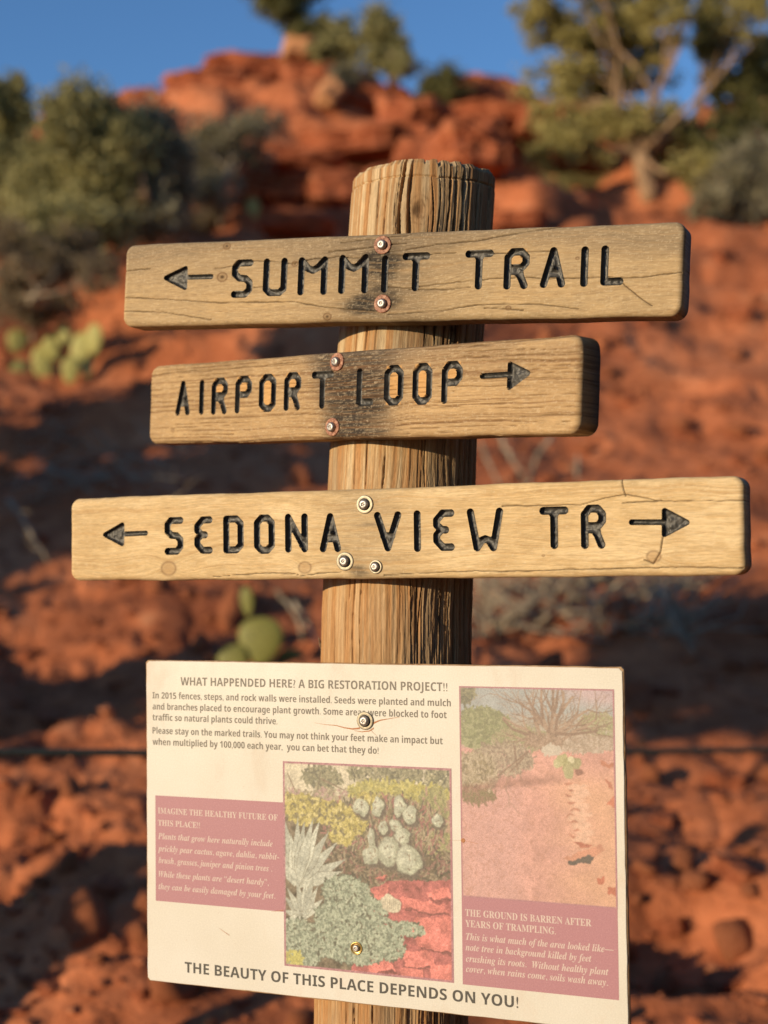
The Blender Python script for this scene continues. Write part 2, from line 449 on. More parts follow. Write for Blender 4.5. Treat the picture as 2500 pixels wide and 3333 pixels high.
STONES = [rock_mesh('stone', M['stone'], 2, 20 + i, .65, .35, .5) for i in range(5)]
STONES.append(rock_mesh('stone', M['rock_pale'], 2, 31, .65, .35, .5))
n = 0
while n < 270:
    px, py = random.uniform(-20, 1680), random.uniform(420, 2260)
    P = hit(px, py)
    if P.y > 20 or P.y < 3: continue
    s = math.exp(random.gauss(math.log(.035), .5)) * (.55 + P.y * .09)
    o = link('stone', STONES[5 if random.random() < .07 and s < .04 else n % 5]); o.location = P + Vector((0, 0, s * .25))
    o.scale = (s, s * random.uniform(.6, 1), s * random.uniform(.6, 1)); o.rotation_euler = [random.uniform(0, 6) for _ in range(3)]
    tag(o, 'small loose red stone lying on the soil slope', 'stone', 'loose stones on the red slope')
    n += 1
# gravel that nobody could count
gv = []
me_s = STONES[0]; base = np.array([v.co[:] for v in rock_mesh('tmp', M['stone'], 1, 3, .7, .4, .5).vertices])
bmf = rock_mesh('tmp', M['stone'], 1, 3, .7, .4, .5); bf = np.array([p.vertices[:] for p in bmf.polygons])
NG = 4200
ty = RNG.uniform(0, 1, NG); gy = 3.2 * (14 / 3.2) ** ty; gx = RNG.uniform(-.42, .42, NG) * gy
gz = height(gx, gy); gs = np.exp(RNG.normal(math.log(.010), .45, NG)) * (.6 + gy * .1)
ang = RNG.uniform(0, 6.28, NG)
GV = base[None] * gs[:, None, None] * np.stack([RNG.uniform(.7, 1.3, NG), RNG.uniform(.7, 1.3, NG), RNG.uniform(.6, 1.1, NG)], -1)[:, None]
ca, sa = np.cos(ang)[:, None], np.sin(ang)[:, None]
GV = np.stack([GV[..., 0] * ca - GV[..., 1] * sa + gx[:, None], GV[..., 0] * sa + GV[..., 1] * ca + gy[:, None], GV[..., 2] + (gz + gs * .3)[:, None]], -1)
GF = (bf[None] + (np.arange(NG) * len(base))[:, None, None]).reshape(-1, 3)
g = link('gravel', mesh_np('gravel', GV.reshape(-1, 3), GF, M['stone'], False))
tag(g, 'fine red gravel and clods strewn over the slope', 'gravel', kind='stuff')

# ------------------------------------------------------------------ plants
def leaves(clumps, n, size, seed, spread=.3, sub=34, aspect=2.4):
    rg = np.random.default_rng(seed)
    vol = np.array([c[1] * c[2] for c in clumps]); vol = vol / vol.sum()
    out = []
    for (c, rx, rz), w in zip(clumps, vol):
        k = max(60, int(n * w)); ns = max(5, int(sub))
        d = rg.normal(size=(ns, 3)); d /= np.linalg.norm(d, axis=1)[:, None]
        sc = d * (rg.uniform(.1, 1.35, ns) ** .6)[:, None]
        which = rg.integers(0, ns, k)
        p = sc[which] + rg.normal(size=(k, 3)) * spread * rg.uniform(.5, 1.2, ns)[which][:, None]
        p = p * np.array([rx, (rx + rz) * .5, rz]) + np.array(c)
        out.append(p)
    P = np.concatenate(out); k = len(P)
    a = rg.normal(size=(k, 3)); a[:, 2] += .5; a /= np.linalg.norm(a, axis=1)[:, None]
    b = np.cross(a, rg.normal(size=(k, 3))); b /= np.linalg.norm(b, axis=1)[:, None]
    s = size * rg.uniform(.6, 1.4, k)[:, None]
    V = np.stack([P - a * s * aspect * .5, P + b * s * .5, P + a * s * aspect * .5, P - b * s * .5], 1).reshape(-1, 3)
    return V, np.arange(4 * k).reshape(-1, 4)
def limb(a, b, r0, r1, bend=.12, n=6):
    a = Vector(a); b = Vector(b); L = (b - a).length
    off = Vector((random.uniform(-1, 1), random.uniform(-1, 1), random.uniform(-.4, .6))) * L * bend
    off2 = Vector((random.uniform(-1, 1), random.uniform(-1, 1), random.uniform(-.4, .6))) * L * bend * .6
    pts = []; rr = []
    for i in range(n + 1):
        t = i / n
        pts.append(a.lerp(b, t) + off * math.sin(math.pi * t) + off2 * math.sin(2 * math.pi * t)); rr.append(r0 + (r1 - r0) * t)
    return tube(pts, rr, 7, .18), pts
def plant(name, base, fork, clumps_px, d, leafmat, barkmat, n, size, r0, label, cat, group=None, dd=.6, seed=1, limbs=True, spread=.26, twigs=0, sub=30):
    """base and fork are points; clumps are (sheet x, y, rx, ry) around distance d"""
    random.seed(seed)
    root = empty(name, base); inv = Vector(base)
    cl = []
    for (px, py, rx, ry) in clumps_px:
        dj = d + random.uniform(-dd, dd)
        cl.append((at(px, py, dj), px2m(d, rx) * 1.14, px2m(d, ry) * 1.14))
    (tv, tf), _ = limb(inv - Vector((0, 0, .12)), fork, r0, r0 * .75, .05)
    o = link('trunk', mesh_py('trunk', [Vector(v) - inv for v in tv], tf, barkmat, True), root)
    if limbs:
        for c, rx, rz in cl:
            (lv, lf), pts = limb(fork, Vector(c) + Vector((0, 0, -rz * .2)), r0 * .30, r0 * .07, .16)
            parts = [(lv, lf)]
            for _ in range(3 + twigs):
                e = Vector(c) + Vector((random.uniform(-1, 1) * rx, random.uniform(-1, 1) * rx * .7, random.uniform(-.8, 1) * rz)) * .85
                parts.append(limb(pts[random.choice([3, 4, 5])], e, r0 * .13, r0 * .03, .12, 4)[0])
            V, F = join_vf(parts)
            link('branch', mesh_py('branch', [Vector(v) - inv for v in V], F, barkmat, True), root)
    V, F = leaves([(tuple(c), rx, rz) for c, rx, rz in cl], n, size, seed, spread, sub)
    link('crown', mesh_np('crown', V - np.array(inv), F, leafmat, False), root)
    tag(root, label, cat, group)
    return root
# big juniper on the right
B0 = hit(1405, 425)
dj = B0.y
plant('juniper_tree', B0, at(1385, 330, dj - .1), [(1180, 20, 55, 50), (1245, 95, 75, 60), (1320, 40, 70, 60), (1395, 120, 75, 60), (1210, 190, 80, 45),
  (1310, 190, 75, 55), (1430, 30, 60, 50), (1340, 265, 80, 40), (1235, 265, 75, 40), (1455, 300, 60, 55), (1550, 105, 38, 60), (1610, 30, 50, 45), (1230, 320, 70, 40),
  (1280, -50, 80, 40), (1430, -50, 80, 40), (1590, -40, 60, 40), (1500, 380, 50, 40)],
  dj, M['leaf_yellow'], M['bark_pale'], 27000, .032, .11, 'large loose yellow green juniper with a pale forked trunk at right', 'tree', seed=5, dd=.8, spread=.20, sub=30)
B1 = hit(1530, 415)
plant('juniper_tree', B1, at(1510, 290, B1.y + .3), [(1530, 60, 30, 60), (1590, 190, 45, 40), (1640, 170, 40, 50), (1655, 110, 40, 30), (1560, 330, 50, 50), (1620, 260, 40, 35)],
  B1.y + .5, M['leaf_dark'], M['bark'], 9000, .035, .10, 'dark thin limbed juniper behind the big right one, partly out of the frame', 'tree', seed=8, dd=.5)
B2 = hit(1600, 485)
plant('sage_bush', B2, B2 + Vector((0, 0, .25)), [(1590, 400, 62, 60), (1650, 370, 60, 60), (1540, 440, 40, 35), (1640, 450, 50, 35)],
  B2.y, M['leaf_sage'], M['deadwood'], 9000, .022, .03, 'grey green bush at the right edge above the top sign', 'bush', seed=9, dd=.3)
B3 = hit(1290, 400)
plant('sage_bush', B3, B3 + Vector((0, 0, .2)), [(1240, 375, 60, 30), (1310, 360, 40, 28)], B3.y, M['leaf_olive'], M['deadwood'], 4500, .022, .03,
  'low olive bush at the foot of the big right juniper', 'bush', seed=10, dd=.3)
# skyline junipers
for (bx, by, dd_, fx, fy, cl, n_, lab, sd, r_) in [
  (672, 130, 20.3, 650, 70, [(590, 0, 36, 26), (625, 30, 34, 30), (650, -20, 50, 30), (565, -30, 30, 26), (655, 75, 30, 26), (690, 60, 20, 26)], 8000, 'dark leaning juniper on the hilltop, tallest of the skyline trees', 21, .10),
  (735, 150, 20.0, 730, 110, [(722, 75, 32, 34), (745, 110, 32, 28), (700, 110, 24, 22)], 5000, 'small olive juniper just right of the leaning hilltop juniper', 22, .06),
  (852, 172, 19.3, 845, 120, [(812, 60, 26, 40), (845, 95, 40, 46), (815, 125, 28, 24), (868, 140, 28, 22)], 7000, 'upright olive juniper on the crest above the post', 23, .08)]:
    b = at(bx, by, dd_); b.z = max(b.z, hz(b.x, b.y) - .1)
    plant('juniper_tree', b, at(fx, fy, dd_), cl, dd_, M['leaf_dark'] if sd == 21 else M['leaf_olive'], M['bark'], n_, .035, r_, lab, 'tree', seed=sd, dd=.25)
b = at(955, 225, 18.4)
plant('round_bush', b, b + Vector((0, 0, .12)), [(955, 190, 38, 34), (940, 205, 26, 20)], 18.4, M['leaf_dark'], M['bark'], 5000, .03, .03, 'small round dark green bush on the crest right of the upright juniper', 'bush', seed=24, dd=.1)
b = at(745, 200, 18.9)
plant('small_bush', b, b + Vector((0, 0, .1)), [(742, 172, 22, 22)], 18.9, M['leaf_sage'], M['bark'], 2000, .028, .02, 'tiny sage bush below the small olive juniper', 'bush', seed=25, dd=.1)
b = at(480, 235, 18.7)
# left shrubs
plant('juniper_tree', hit(40, 470), at(25, 330, 13), [(10, 210, 32, 40), (35, 250, 26, 28), (0, 290, 40, 40), (60, 350, 40, 30), (10, 380, 50, 50)], 13.2,
  M['leaf_olive'], M['bark'], 9000, .032, .09, 'olive juniper at the left edge rising against the sky', 'tree', seed=31, dd=.3)
plant('scrub_oak', hit(190, 545), at(190, 400, 12.2), [(150, 262, 42, 50), (210, 260, 40, 44), (235, 320, 60, 52), (130, 360, 62, 52), (190, 420, 72, 52), (90, 440, 60, 60), (150, 500, 76, 42)], 12.4,
  M['leaf_olive'], M['bark'], 34000, .03, .05, 'wide olive green shrub left of the hill, tallest of the left shrubs', 'shrub', seed=32, dd=.5, spread=.36, sub=44)
plant('scrub_oak', hit(310, 530), at(315, 420, 12.0), [(320, 300, 52, 45), (300, 370, 60, 45), (350, 400, 52, 48), (300, 460, 62, 42), (365, 340, 36, 34)], 12.6,
  M['leaf_sage'], M['bark'], 20000, .03, .045, 'darker green shrub between the wide olive shrub and the grey twiggy shrub', 'shrub', seed=33, dd=.4, spread=.36, sub=44)
plant('twiggy_shrub', hit(480, 470), at(480, 400, 14.4), [(430, 300, 52, 34), (510, 285, 56, 34), (570, 265, 44, 28), (470, 350, 60, 36), (400, 370, 50, 36), (440, 415, 60, 34), (540, 330, 40, 26)], 14.6,
  M['leaf_sage'], M['deadwood'], 9000, .022, .04, 'grey twiggy shrub in front of the hill left of the post', 'shrub', seed=34, dd=.3, twigs=4)
plant('dry_shrub', hit(70, 720), at(70, 640, 11.3), [(40, 560, 56, 60), (110, 590, 56, 50), (30, 660, 52, 40), (160, 540, 50, 42), (210, 590, 36, 34), (110, 660, 50, 34)], 11.5,
  M['leaf_dry'], M['deadwood'], 8000, .022, .03, 'dry brown grey shrub above the left prickly pear', 'shrub', seed=35, dd=.3, twigs=4)
plant('low_brush', hit(420, 500), hit(420, 500) + Vector((0, 0, .15)), [(400, 470, 60, 24), (480, 480, 50, 20)], hit(420, 500).y, M['leaf_dry'], M['deadwood'], 3500, .02, .02,
  'low dry brush just above the left part of the top sign', 'shrub', seed=36, dd=.2)
# junipers and boulders left of the frame; their long shadows fall over the slope
OFF = [(-5.7, 7.1, 3.4, .95, 'tall juniper beyond the left edge of the view'), (-5.0, 5.7, 2.2, .65, 'middling juniper beyond the left edge of the view'),
       (-7.4, 6.4, 2.1, 1.1, 'broad juniper farthest up the slope beyond the left edge'), (-4.3, 3.9, 1.35, .55, 'low juniper nearest the viewer beyond the left edge'),
       (-2.72, 2.78, .80, .34, 'knee high juniper bush just outside the bottom left corner'),
       (-3.9, 2.2, 3.0, .72, 'second juniper nearest the viewer beyond the left edge, its crown carried high'),
       (2.3, -.9, 4.2, 1.4, 'tall juniper behind the viewer on the right'), (3.4, .6, 4.4, 1.4, 'tall juniper standing right of the signs outside the view'),  # right-hand junipers are added out of view to keep sky light off the board ends
       (1.6, -3.2, 4.5, 1.5, 'tall juniper farthest behind the viewer'), (4.4, 2.0, 4.4, 1.3, 'tall juniper farthest right outside the view')]
for k, (x, y, hgt, rad, lab) in enumerate(OFF):
    lo_ = .78 if 'second' in lab else .84 if 'high crowned' in lab else .16
    random.seed(300 + k)
    z = hz(x, y); root = empty('juniper_tree', (x, y, z))
    (tv, tf), _ = limb((0, 0, -.15), (0, 0, hgt * .6), .04 * hgt, .02 * hgt, .06)
    link('trunk', mesh_py('trunk', tv, tf, M['bark'], True), root)
    cl = [((random.uniform(-.4, .4) * rad, random.uniform(-.4, .4) * rad, hgt * (lo_ + (.92 - lo_) * q / 6)), rad * (.9 - .07 * q), hgt * .15) for q in range(7)]
    V, F = leaves(cl, {'s': 2100, 'th': 4500}.get('s' if 'second' in lab else lab[:2], 9000 if x > 0 else 7500), .04 + .018 * hgt, 60 + k, .3)
    link('crown', mesh_np('crown', V, F, M['leaf_dark'], False), root)
    tag(root, lab, 'tree')

# ------------------------------------------------------------------ prickly pears
def pad_mesh(mat, seed):
    nu, nv = 20, 13; V = []
    for j in range(nv):
        ph = math.pi * j / (nv - 1)
        for i in range(nu):
            a = 2 * math.pi * i / nu
            z = -math.cos(ph); rr = math.sin(ph) * (.82 + .22 * z)
            V.append((rr * math.cos(a), rr * math.sin(a) * .2, z + 1))
    return mesh_np('pad', np.array(V), grid_faces(nu, nv, True), mat)
PAD = pad_mesh(M['cactus'], 1); PAD2 = pad_mesh(M['cactus2'], 2)
sv, sf = [], []
for k in range(46):
    a = random.uniform(-.75, .75); z = random.uniform(.25, 1.8); s = random.choice((-1, 1))
    if abs(a) > .7 * math.sqrt(max(.01, 1 - (z - 1) ** 2)): continue
    y = s * .19 * math.sqrt(max(0, 1 - (a / .9) ** 2)) * math.sqrt(max(0, 1 - (z - 1) ** 2)); o_ = len(sv)
    sv += [(a - .02, y, z), (a + .02, y, z), (a, y + s * .2, z + .06)]; sf.append((o_, o_ + 1, o_ + 2))
SPN = mesh_py('spines', sv, sf, M['spine'])
def cactus(base, pads, d, label, pm, seed):
    random.seed(seed)
    root = empty('prickly_pear', base)
    for (px, py, rx, ry, tilt) in pads:
        P = at(px, py + ry, d + random.uniform(-.08, .08))
        p = link('pad', pm, root); p.location = P - Vector(base)
        p.scale = (px2m(d, rx) / .85, px2m(d, rx) / .85, px2m(d, ry))
        p.rotation_euler = (random.uniform(-.15, .15), tilt, random.uniform(-.5, .5))
        s = link('spines', SPN, p); s['kind'] = 'stuff'
    tag(root, label, 'cactus')
hb = hit(165, 800)
cactus(hb, [(165, 755, 24, 40, .25), (140, 722, 20, 27, -.1), (202, 733, 19, 34, .1), (120, 752, 18, 26, -.3), (78, 772, 23, 30, .4), (36, 812, 20, 36, .1), (100, 800, 22, 28, -.2),
  (150, 800, 20, 30, .1), (190, 790, 16, 26, -.1), (30, 735, 24, 26, .3), (60, 820, 18, 24, -.2)], hb.y - .1, 'pale yellow green prickly pear cactus at the left edge below the dry shrub', PAD, 3)
hb = hit(570, 1440)
cactus(hb, [(562, 1385, 50, 52, .0), (520, 1425, 36, 34, -.5), (610, 1430, 34, 34, .5), (537, 1300, 15, 32, -.1)], hb.y - .05, 'green prickly pear with one big round pad just above the white panel', PAD2, 4)
hb = hit(545, 470)
cactus(hb, [(545, 452, 17, 24, 0)], hb.y, 'single pale pad of prickly pear above the arrow side of the top sign', PAD, 5)

# ------------------------------------------------------------------ dead branches
DB = [
 ([(1035, 1305), (1120, 1300), (1200, 1268), (1300, 1262)], 9, 7.1, 'grey dead branch lying along just under the lowest wooden sign'),
 ([(1105, 1330), (1180, 1292), (1260, 1255), (1330, 1240)], 8, 6.9, 'pale dead branch slanting up to the right under the lowest wooden sign'),
 ([(1425, 1262), (1445, 1320), (1470, 1370), (1500, 1412)], 7, 6.6, 'thin pale stick pointing down right toward the panel corner'),
 ([(1030, 1370), (1130, 1350), (1210, 1372), (1290, 1340)], 6, 6.5, 'low dark dead branch right of the post near the panel top'),
 ([(1380, 1290), (1440, 1285), (1530, 1262)], 6, 7.0, 'short dead stick at the right above the panel corner'),
 ([(1075, 940), (1105, 990), (1135, 1050)], 8, 9.0, 'grey upright twig leaning left right of the post between the lower signs'),
 ([(1190, 935), (1160, 985), (1140, 1050)], 8, 9.0, 'grey upright twig leaning right between the two lower signs'),
 ([(1040, 960), (1060, 1010), (1080, 1050)], 6, 9.1, 'thin twig closest to the post between the two lower signs'),
 ([(1250, 985), (1245, 1050)], 5, 9.0, 'short vertical twig above the words of the lowest wooden sign'),
 ([(20, 1080), (60, 1140), (105, 1215)], 9, 7.8, 'grey dead branch slanting down at the left edge'),
 ([(185, 1110), (210, 1160), (250, 1210)], 6, 7.7, 'thin stick left of the lowest wooden sign end'),
 ([(205, 1035), (290, 1028), (395, 1034)], 9, 8.4, 'long pale branch lying level above the left end of the lowest wooden sign'),
 ([(100, 1008), (150, 1035), (200, 1062)], 6, 8.5, 'short pale branch left of the long level branch'),
 ([(640, 1300), (660, 1340), (690, 1400)], 8, 6.5, 'brown stick between the middle prickly pear and the post'),
 ([(600, 1275), (640, 1330), (655, 1385)], 7, 6.5, 'dry bent stick above the big round cactus pad'),
]
for k, (pl, w, d, lab) in enumerate(DB):
    random.seed(100 + k)
    pts = []
    for px, py in pl:
        P = at(px, py, d); g_ = hz(P.x, P.y)
        pts.append(P)
    low = min(p.z - hz(p.x, p.y) for p in pts)
    # slide the branch along its own depth until it rests on the slope
    q = pts[-1] if pl[-1][1] > pl[0][1] else pts[0]
    H0 = hit(*(pl[-1] if pl[-1][1] > pl[0][1] else pl[0]))
    pts = [at(px, py, H0.y - .05 - .04 * i) for i, (px, py) in enumerate(pl)]
    r = px2m(H0.y, w) / 2 * 1.35
    fine = []
    for i in range(len(pts) - 1):
        for s_ in range(4):
            t_ = s_ / 4; fine.append(pts[i].lerp(pts[i + 1], t_) + Vector((random.uniform(-1, 1), random.uniform(-1, 1), random.uniform(-1, 1))) * r * .8)
    fine.append(pts[-1])
    parts = [tube(fine, [r * (1 - .5 * i / len(fine)) for i in range(len(fine))], 7, .2)]
    for _ in range(4):
        i = random.randrange(2, len(fine) - 1); L = (pts[-1] - pts[0]).length
        e = fine[i] + Vector((random.uniform(-.3, .3), random.uniform(-.25, .1), random.uniform(-.05, .3))) * L
        parts.append(limb(fine[i], e, r * .45, r * .12, .15, 4)[0])
    V, F = join_vf(parts)
    o = link('dead_branch', mesh_py('dead_branch', V, F, M['deadwood'], True))
    tag(o, lab, 'branch')
# brush pile in the middle right, twigs nobody could count
random.seed(77); parts = []
for k in range(170):
    px = random.uniform(1030, 1500); py = random.uniform(1265, 1400)
    P = hit(px, py) + Vector((0, -.02, .02)); a = random.uniform(0, math.pi); L = random.uniform(.12, .42)
    e = P + Vector((math.cos(a) * L, random.uniform(-.1, .1), abs(math.sin(a)) * L * .8 + .03))
    parts.append(limb(P, e, .0075, .003, .15, 3)[0])
for k in range(60):
    px = random.uniform(-10, 400); py = random.uniform(960, 1110)
    P = hit(px, py) + Vector((0, -.02, .02)); a = random.uniform(0, math.pi); L = random.uniform(.1, .35)
    e = P + Vector((math.cos(a) * L, random.uniform(-.1, .1), abs(math.sin(a)) * L * .5 + .02))
    parts.append(limb(P, e, .006, .002, .15, 3)[0])
V, F = join_vf(parts)
tag(link('dead_twigs', mesh_py('dead_twigs', V, F, M['deadwood'], True)), 'litter of thin dead twigs on the red slope', 'twigs', kind='stuff')

# ------------------------------------------------------------------ rope fence
fr = empty('rope_fence', (0, 3.9, hz(0, 3.9)))
a = at(-620, 1622, 2.9); b = at(2700, 1590, 5.2)
pts = [a.lerp(b, i / 60) - Vector((0, 0, .025 * math.sin(math.pi * i / 60))) for i in range(61)]
off = fr.location
v, f = tube([p - off for p in pts], [.0085] * 61, 10)
link('rope', mesh_py('rope', v, f, M['rope'], True), fr)
for p in (a, b):
    z = hz(p.x, p.y)
    v, f = tube([Vector((p.x, p.y, z - .2)) - off, Vector((p.x, p.y, p.z + .08)) - off], [.035, .035], 12)
    link('fence_post', mesh_py('fence_post', v, f, M['bark'], True), fr)
tag(fr, 'dark rope strung low across the slope behind the white panel', 'fence')

# ------------------------------------------------------------------ signpost
PCZ = np.array([-2.0, -1.5, -.46, -.26, -.05, .03, .116, .17, .248, .29, .45])
PCX = np.array([-.004, .000, .0087, .0115, .0146, .018, .0215, .0245, .031, .036, .0475])
PCY = np.array([1.562, 1.562, 1.562, 1.562, 1.5640, 1.5665, 1.575, 1.580, 1.585, 1.588, 1.598])
RP = .0785
ZT = .420          # top of the post above the eye
random.seed(5)
def post():
    th = np.concatenate([np.linspace(-R(108), R(108), 500), np.linspace(R(112), R(248), 34)[1:-1]])  # 0 = facing the viewer
    z1 = np.linspace(0, .96, 1000); z2 = .96 + np.geomspace(.01, 1.05, 24)
    zd = np.concatenate([z1, z2])                     # depth below the top
    TH, ZD = np.meshgrid(th, zd)
    rg = np.random.default_rng(12)
    # fibres bend round knots
    KN = [(R(-3), .055, .017, .040, 1), (R(11), .395, .020, .036, -1), (R(-62), .11, .006, .02, 1), (R(48), .62, .008, .02, 1)]
    G = TH.copy(); kd = np.zeros_like(TH)
    for (kt, kz, a, b_, sg) in KN:
        dx = (TH - kt) * RP; dz = ZD - kz
        e = np.exp(-(dx / (a * 1.6)) ** 2 - (dz / (b_ * 1.2)) ** 2)
        G = G - (dx / RP) * e * .42
        kd = np.maximum(kd, np.exp(-(dx / (a * .32)) ** 2 - (dz / (b_ * .2)) ** 2))
    G = G + .02 * (fbm(ZD * 9, TH * 2, 5, 3) - .5)
    # strips of wood standing slightly proud of each other
    r = np.full_like(TH, RP) + .0014 * np.cos(5 * TH + 1.3) + .001 * np.cos(2 * TH + .6)
    bd = np.cumsum(rg.uniform(.035, .13, 80)) - 2.3
    Gs = G + .012 * (fbm(ZD * 14, TH * 3, 15, 2) - .5)
    ix = np.searchsorted(bd, Gs.ravel()).reshape(G.shape)
    so = rg.uniform(-1, 1, 90)[ix]; sc_ = rg.uniform(-1, 1, 90)[ix]
    rough = (.26 + .85 * sstep(R(-25), R(30), TH)) * (.38 + .62 * sstep(.26, .42, ZD))
    r += so * .0004 * (.5 + rough)
    fib = fbm(G * 34, ZD * 9, 71, 4)
    fine = vn(G * 150, ZD * 22, 75)
    q1 = fbm(G * 26, ZD * 13, 83, 4); qs = np.floor(q1 * 13) / 13
    q2 = fbm(G * 60, ZD * 34, 84, 3); qt = np.floor(q2 * 8) / 8
    r += (qs - .5) * .0030 * rough + (qt - .5) * .0012 * rough + (fine - .5) * .0006 * rough
    step_ = np.abs(q1 * 13 - np.round(q1 * 13))
    crk = np.zeros_like(TH)
    cracks = [(-.86, 0, .33, 1.0, 5), (-.66, .0, .25, 1.2, 6), (-.50, .01, .9, .8, 4), (-.27, 0, .16, 2.6, 14), (-.27, .30, .42, 1.2, 7), (-.165, 0, .16, 1.9, 12), (.05, .02, .15, .9, 6), (.145, .02, .2, 1.3, 8),
              (.30, 0, .2, 2.4, 12), (.43, .0, .22, 2.4, 11), (.53, .0, .2, 3.0, 15), (.56, .45, .95, 1.6, 9), (.63, .0, .3, 1.8, 10), (.80, 0, .9, 2.2, 10), (1.02, 0, .9, 2.6, 12), (1.25, 0, .9, 2.4, 10)]
    for k in range(70):
        t0 = rg.uniform(-1.3, 1.6)
        if rg.random() < .5: t0 = rg.uniform(.1, 1.5)
        z0 = rg.uniform(-.05, .9); cracks.append((t0, z0, z0 + rg.uniform(.04, .28), rg.uniform(.35, .9), rg.uniform(2, 5)))
    for (t0, z0, z1_, w, dp) in cracks:
        tc = t0 + .035 * (fbm(zd * 10, np.full_like(zd, t0 * 37), 91, 3) - .5) * 2
        env = np.clip(np.minimum((zd - z0 + .004) / .03, (z1_ - zd) / .03), 0, 1) ** .6
        ww = w * .00078 * (.45 + .9 * vn(zd * 40, np.full_like(zd, t0 * 11), 95)) * env + 1e-6
        dd = np.abs(G - tc[:, None]) * RP / ww[:, None]
        c = np.clip((1.15 - dd) * 2.2, 0, 1)
        c = c * (env > 0)[:, None]
        r -= c * dp * .001 * env[:, None] * .8
        crk = np.maximum(crk, c * env[:, None])
    # saw kerf near the top and the recessed collar above it
    kz = .0185 + .0012 * np.sin(TH * 2 + 1) + .0008 * (vn(TH * 9, TH * 0, 3) - .5)
    r -= .0028 * np.exp(-((ZD - kz) / .0008) ** 2)
    r -= .0006 * (ZD < kz)
    r -= kd * .003
    r = r * (1 - .05 * sstep(.0, .006, .006 - ZD)) 
    # chipped rim
    chip = (vn(TH * 9, TH * 0, 8) ** 3 * .004 + (vn(TH * 31, TH * 0, 9) > .84) * .002 + .006 * np.exp(-((TH - .17) / .028) ** 2))
    Z = ZT - ZD - chip * np.exp(-ZD / .01)
    cx = np.interp(Z, PCZ, PCX); cy = np.interp(Z, PCZ, PCY)
    rad = r * (1 + .03 * sstep(.1, .9, ZD))
    X = cx + rad * np.sin(TH); Y = cy - rad * np.cos(TH)
    base = np.array([.44, .285, .145]); warm = np.array([.41, .22, .095]); pale = np.array([.54, .41, .25]); grey = np.array([.20, .15, .10])
    st = (fbm(G * 22, ZD * 5, 33, 4) + sc_ * .07)[..., None]; bl = fbm(TH * 2.5, ZD * 6, 44, 3)[..., None]
    col = base + (pale - base) * sstep(.5, .72, st) + (warm - base) * sstep(.52, .3, st)
    wz = (sstep(.30, .5, ZD) * .5)[..., None]; col = col * (1 - wz) + np.array([.39, .215, .098]) * wz
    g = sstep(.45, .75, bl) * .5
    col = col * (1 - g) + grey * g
    shade_w = np.clip(sstep(.35, 1.1, TH)[..., None] * .45, 0, 1); col = col * (1 - shade_w) + grey * shade_w  # shade on the right of the post painted in as grey
    col = col * (.82 + .36 * fine[..., None])
    cc = (crk * .45)[..., None]; col = col * (1 - cc) + np.array([.10, .06, .03]) * cc
    for (kt, kz, a, b_, sg) in KN[:2]:
        q = np.hypot((TH - kt) * RP / (a * .36), (ZD - kz) / (b_ * .22)) + (fbm(TH * 20, ZD * 90, 7, 2) - .5) * .7; rg_ = np.clip(1.3 - np.abs(q - 1) / .22, 0, 1) + np.clip(1.2 - np.abs(q - 1.75) / .16, 0, 1) * .6
        wm = np.exp(-(q / 2.4) ** 2)[..., None] * .5; col = col * (1 - wm) + np.array([.40, .24, .12]) * wm
        rg_ = np.clip(rg_, 0, 1)[..., None]; rg_ = rg_ * (.15 + .75 * vn(TH * 40, ZD * 160, 3))[..., None]; col = col * (1 - rg_ * .75) + np.array([.14, .075, .035]) * rg_ * .75
    kk = kd[..., None]; col = col * (1 - kk * .7) + np.array([.10, .05, .025]) * kk * .7
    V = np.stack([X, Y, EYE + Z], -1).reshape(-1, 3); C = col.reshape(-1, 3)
    nt = len(th); F = grid_faces(nt, len(zd), True)
    # top: rings drawn inward with a rough end grain
    rings = [V[:nt]]; cols = [C[:nt]]
    ctr = V[:nt].mean(0)
    for s in (.9, .7, .45, .2, .02):
        q = ctr + (V[:nt] - ctr) * np.array([s, s, 1]); q[:, 2] = V[:nt, 2] * s + (EYE + ZT - .001) * (1 - s) + (vn(q[:, 0] * 120, q[:, 1] * 120, 6) - .5) * .003
        rings.append(q); cols.append(np.tile(np.array([.34, .24, .14]), (nt, 1)))
    TV = np.concatenate(rings); TC = np.concatenate(cols); TF = grid_faces(nt, len(rings), True)
    o0 = len(V); TF2 = np.where(TF < nt, TF, TF - nt + o0)[:, ::-1]
    V = np.concatenate([V, TV[nt:]]); C = np.concatenate([C, TC[nt:]]); F = np.concatenate([F, TF2])
    return V, F, C
pv, pf, pc = post()
root = empty('wooden_post', (0, 1.552, hz(0, 1.55)))
me = mesh_np('post_shaft', pv - np.array(root.location), pf, M['postwood'], True, pc)
link('post_shaft', me, root)
# a few splinters standing off the shaded edge
for k, (zz, an) in enumerate([(.34, 1.45), (-.115, 1.5), (-.085, -1.5)]):
    c = Vector((np.interp(zz, PCZ, PCX), np.interp(zz, PCZ, PCY), EYE + zz)); d = Vector((math.sin(an), -math.cos(an), 0))
    v, f = tube([c + d * .074 - Vector((0, 0, .012)), c + d * .081, c + d * (.083) + Vector((0, 0, .008))], [.003, .0018, .0003], 6)
    link('splinter', mesh_py('splinter', [Vector(q) - root.location for q in v], f, M['bark']), root)
tag(root, 'round weathered wooden post with long cracks carrying all four signs', 'post')

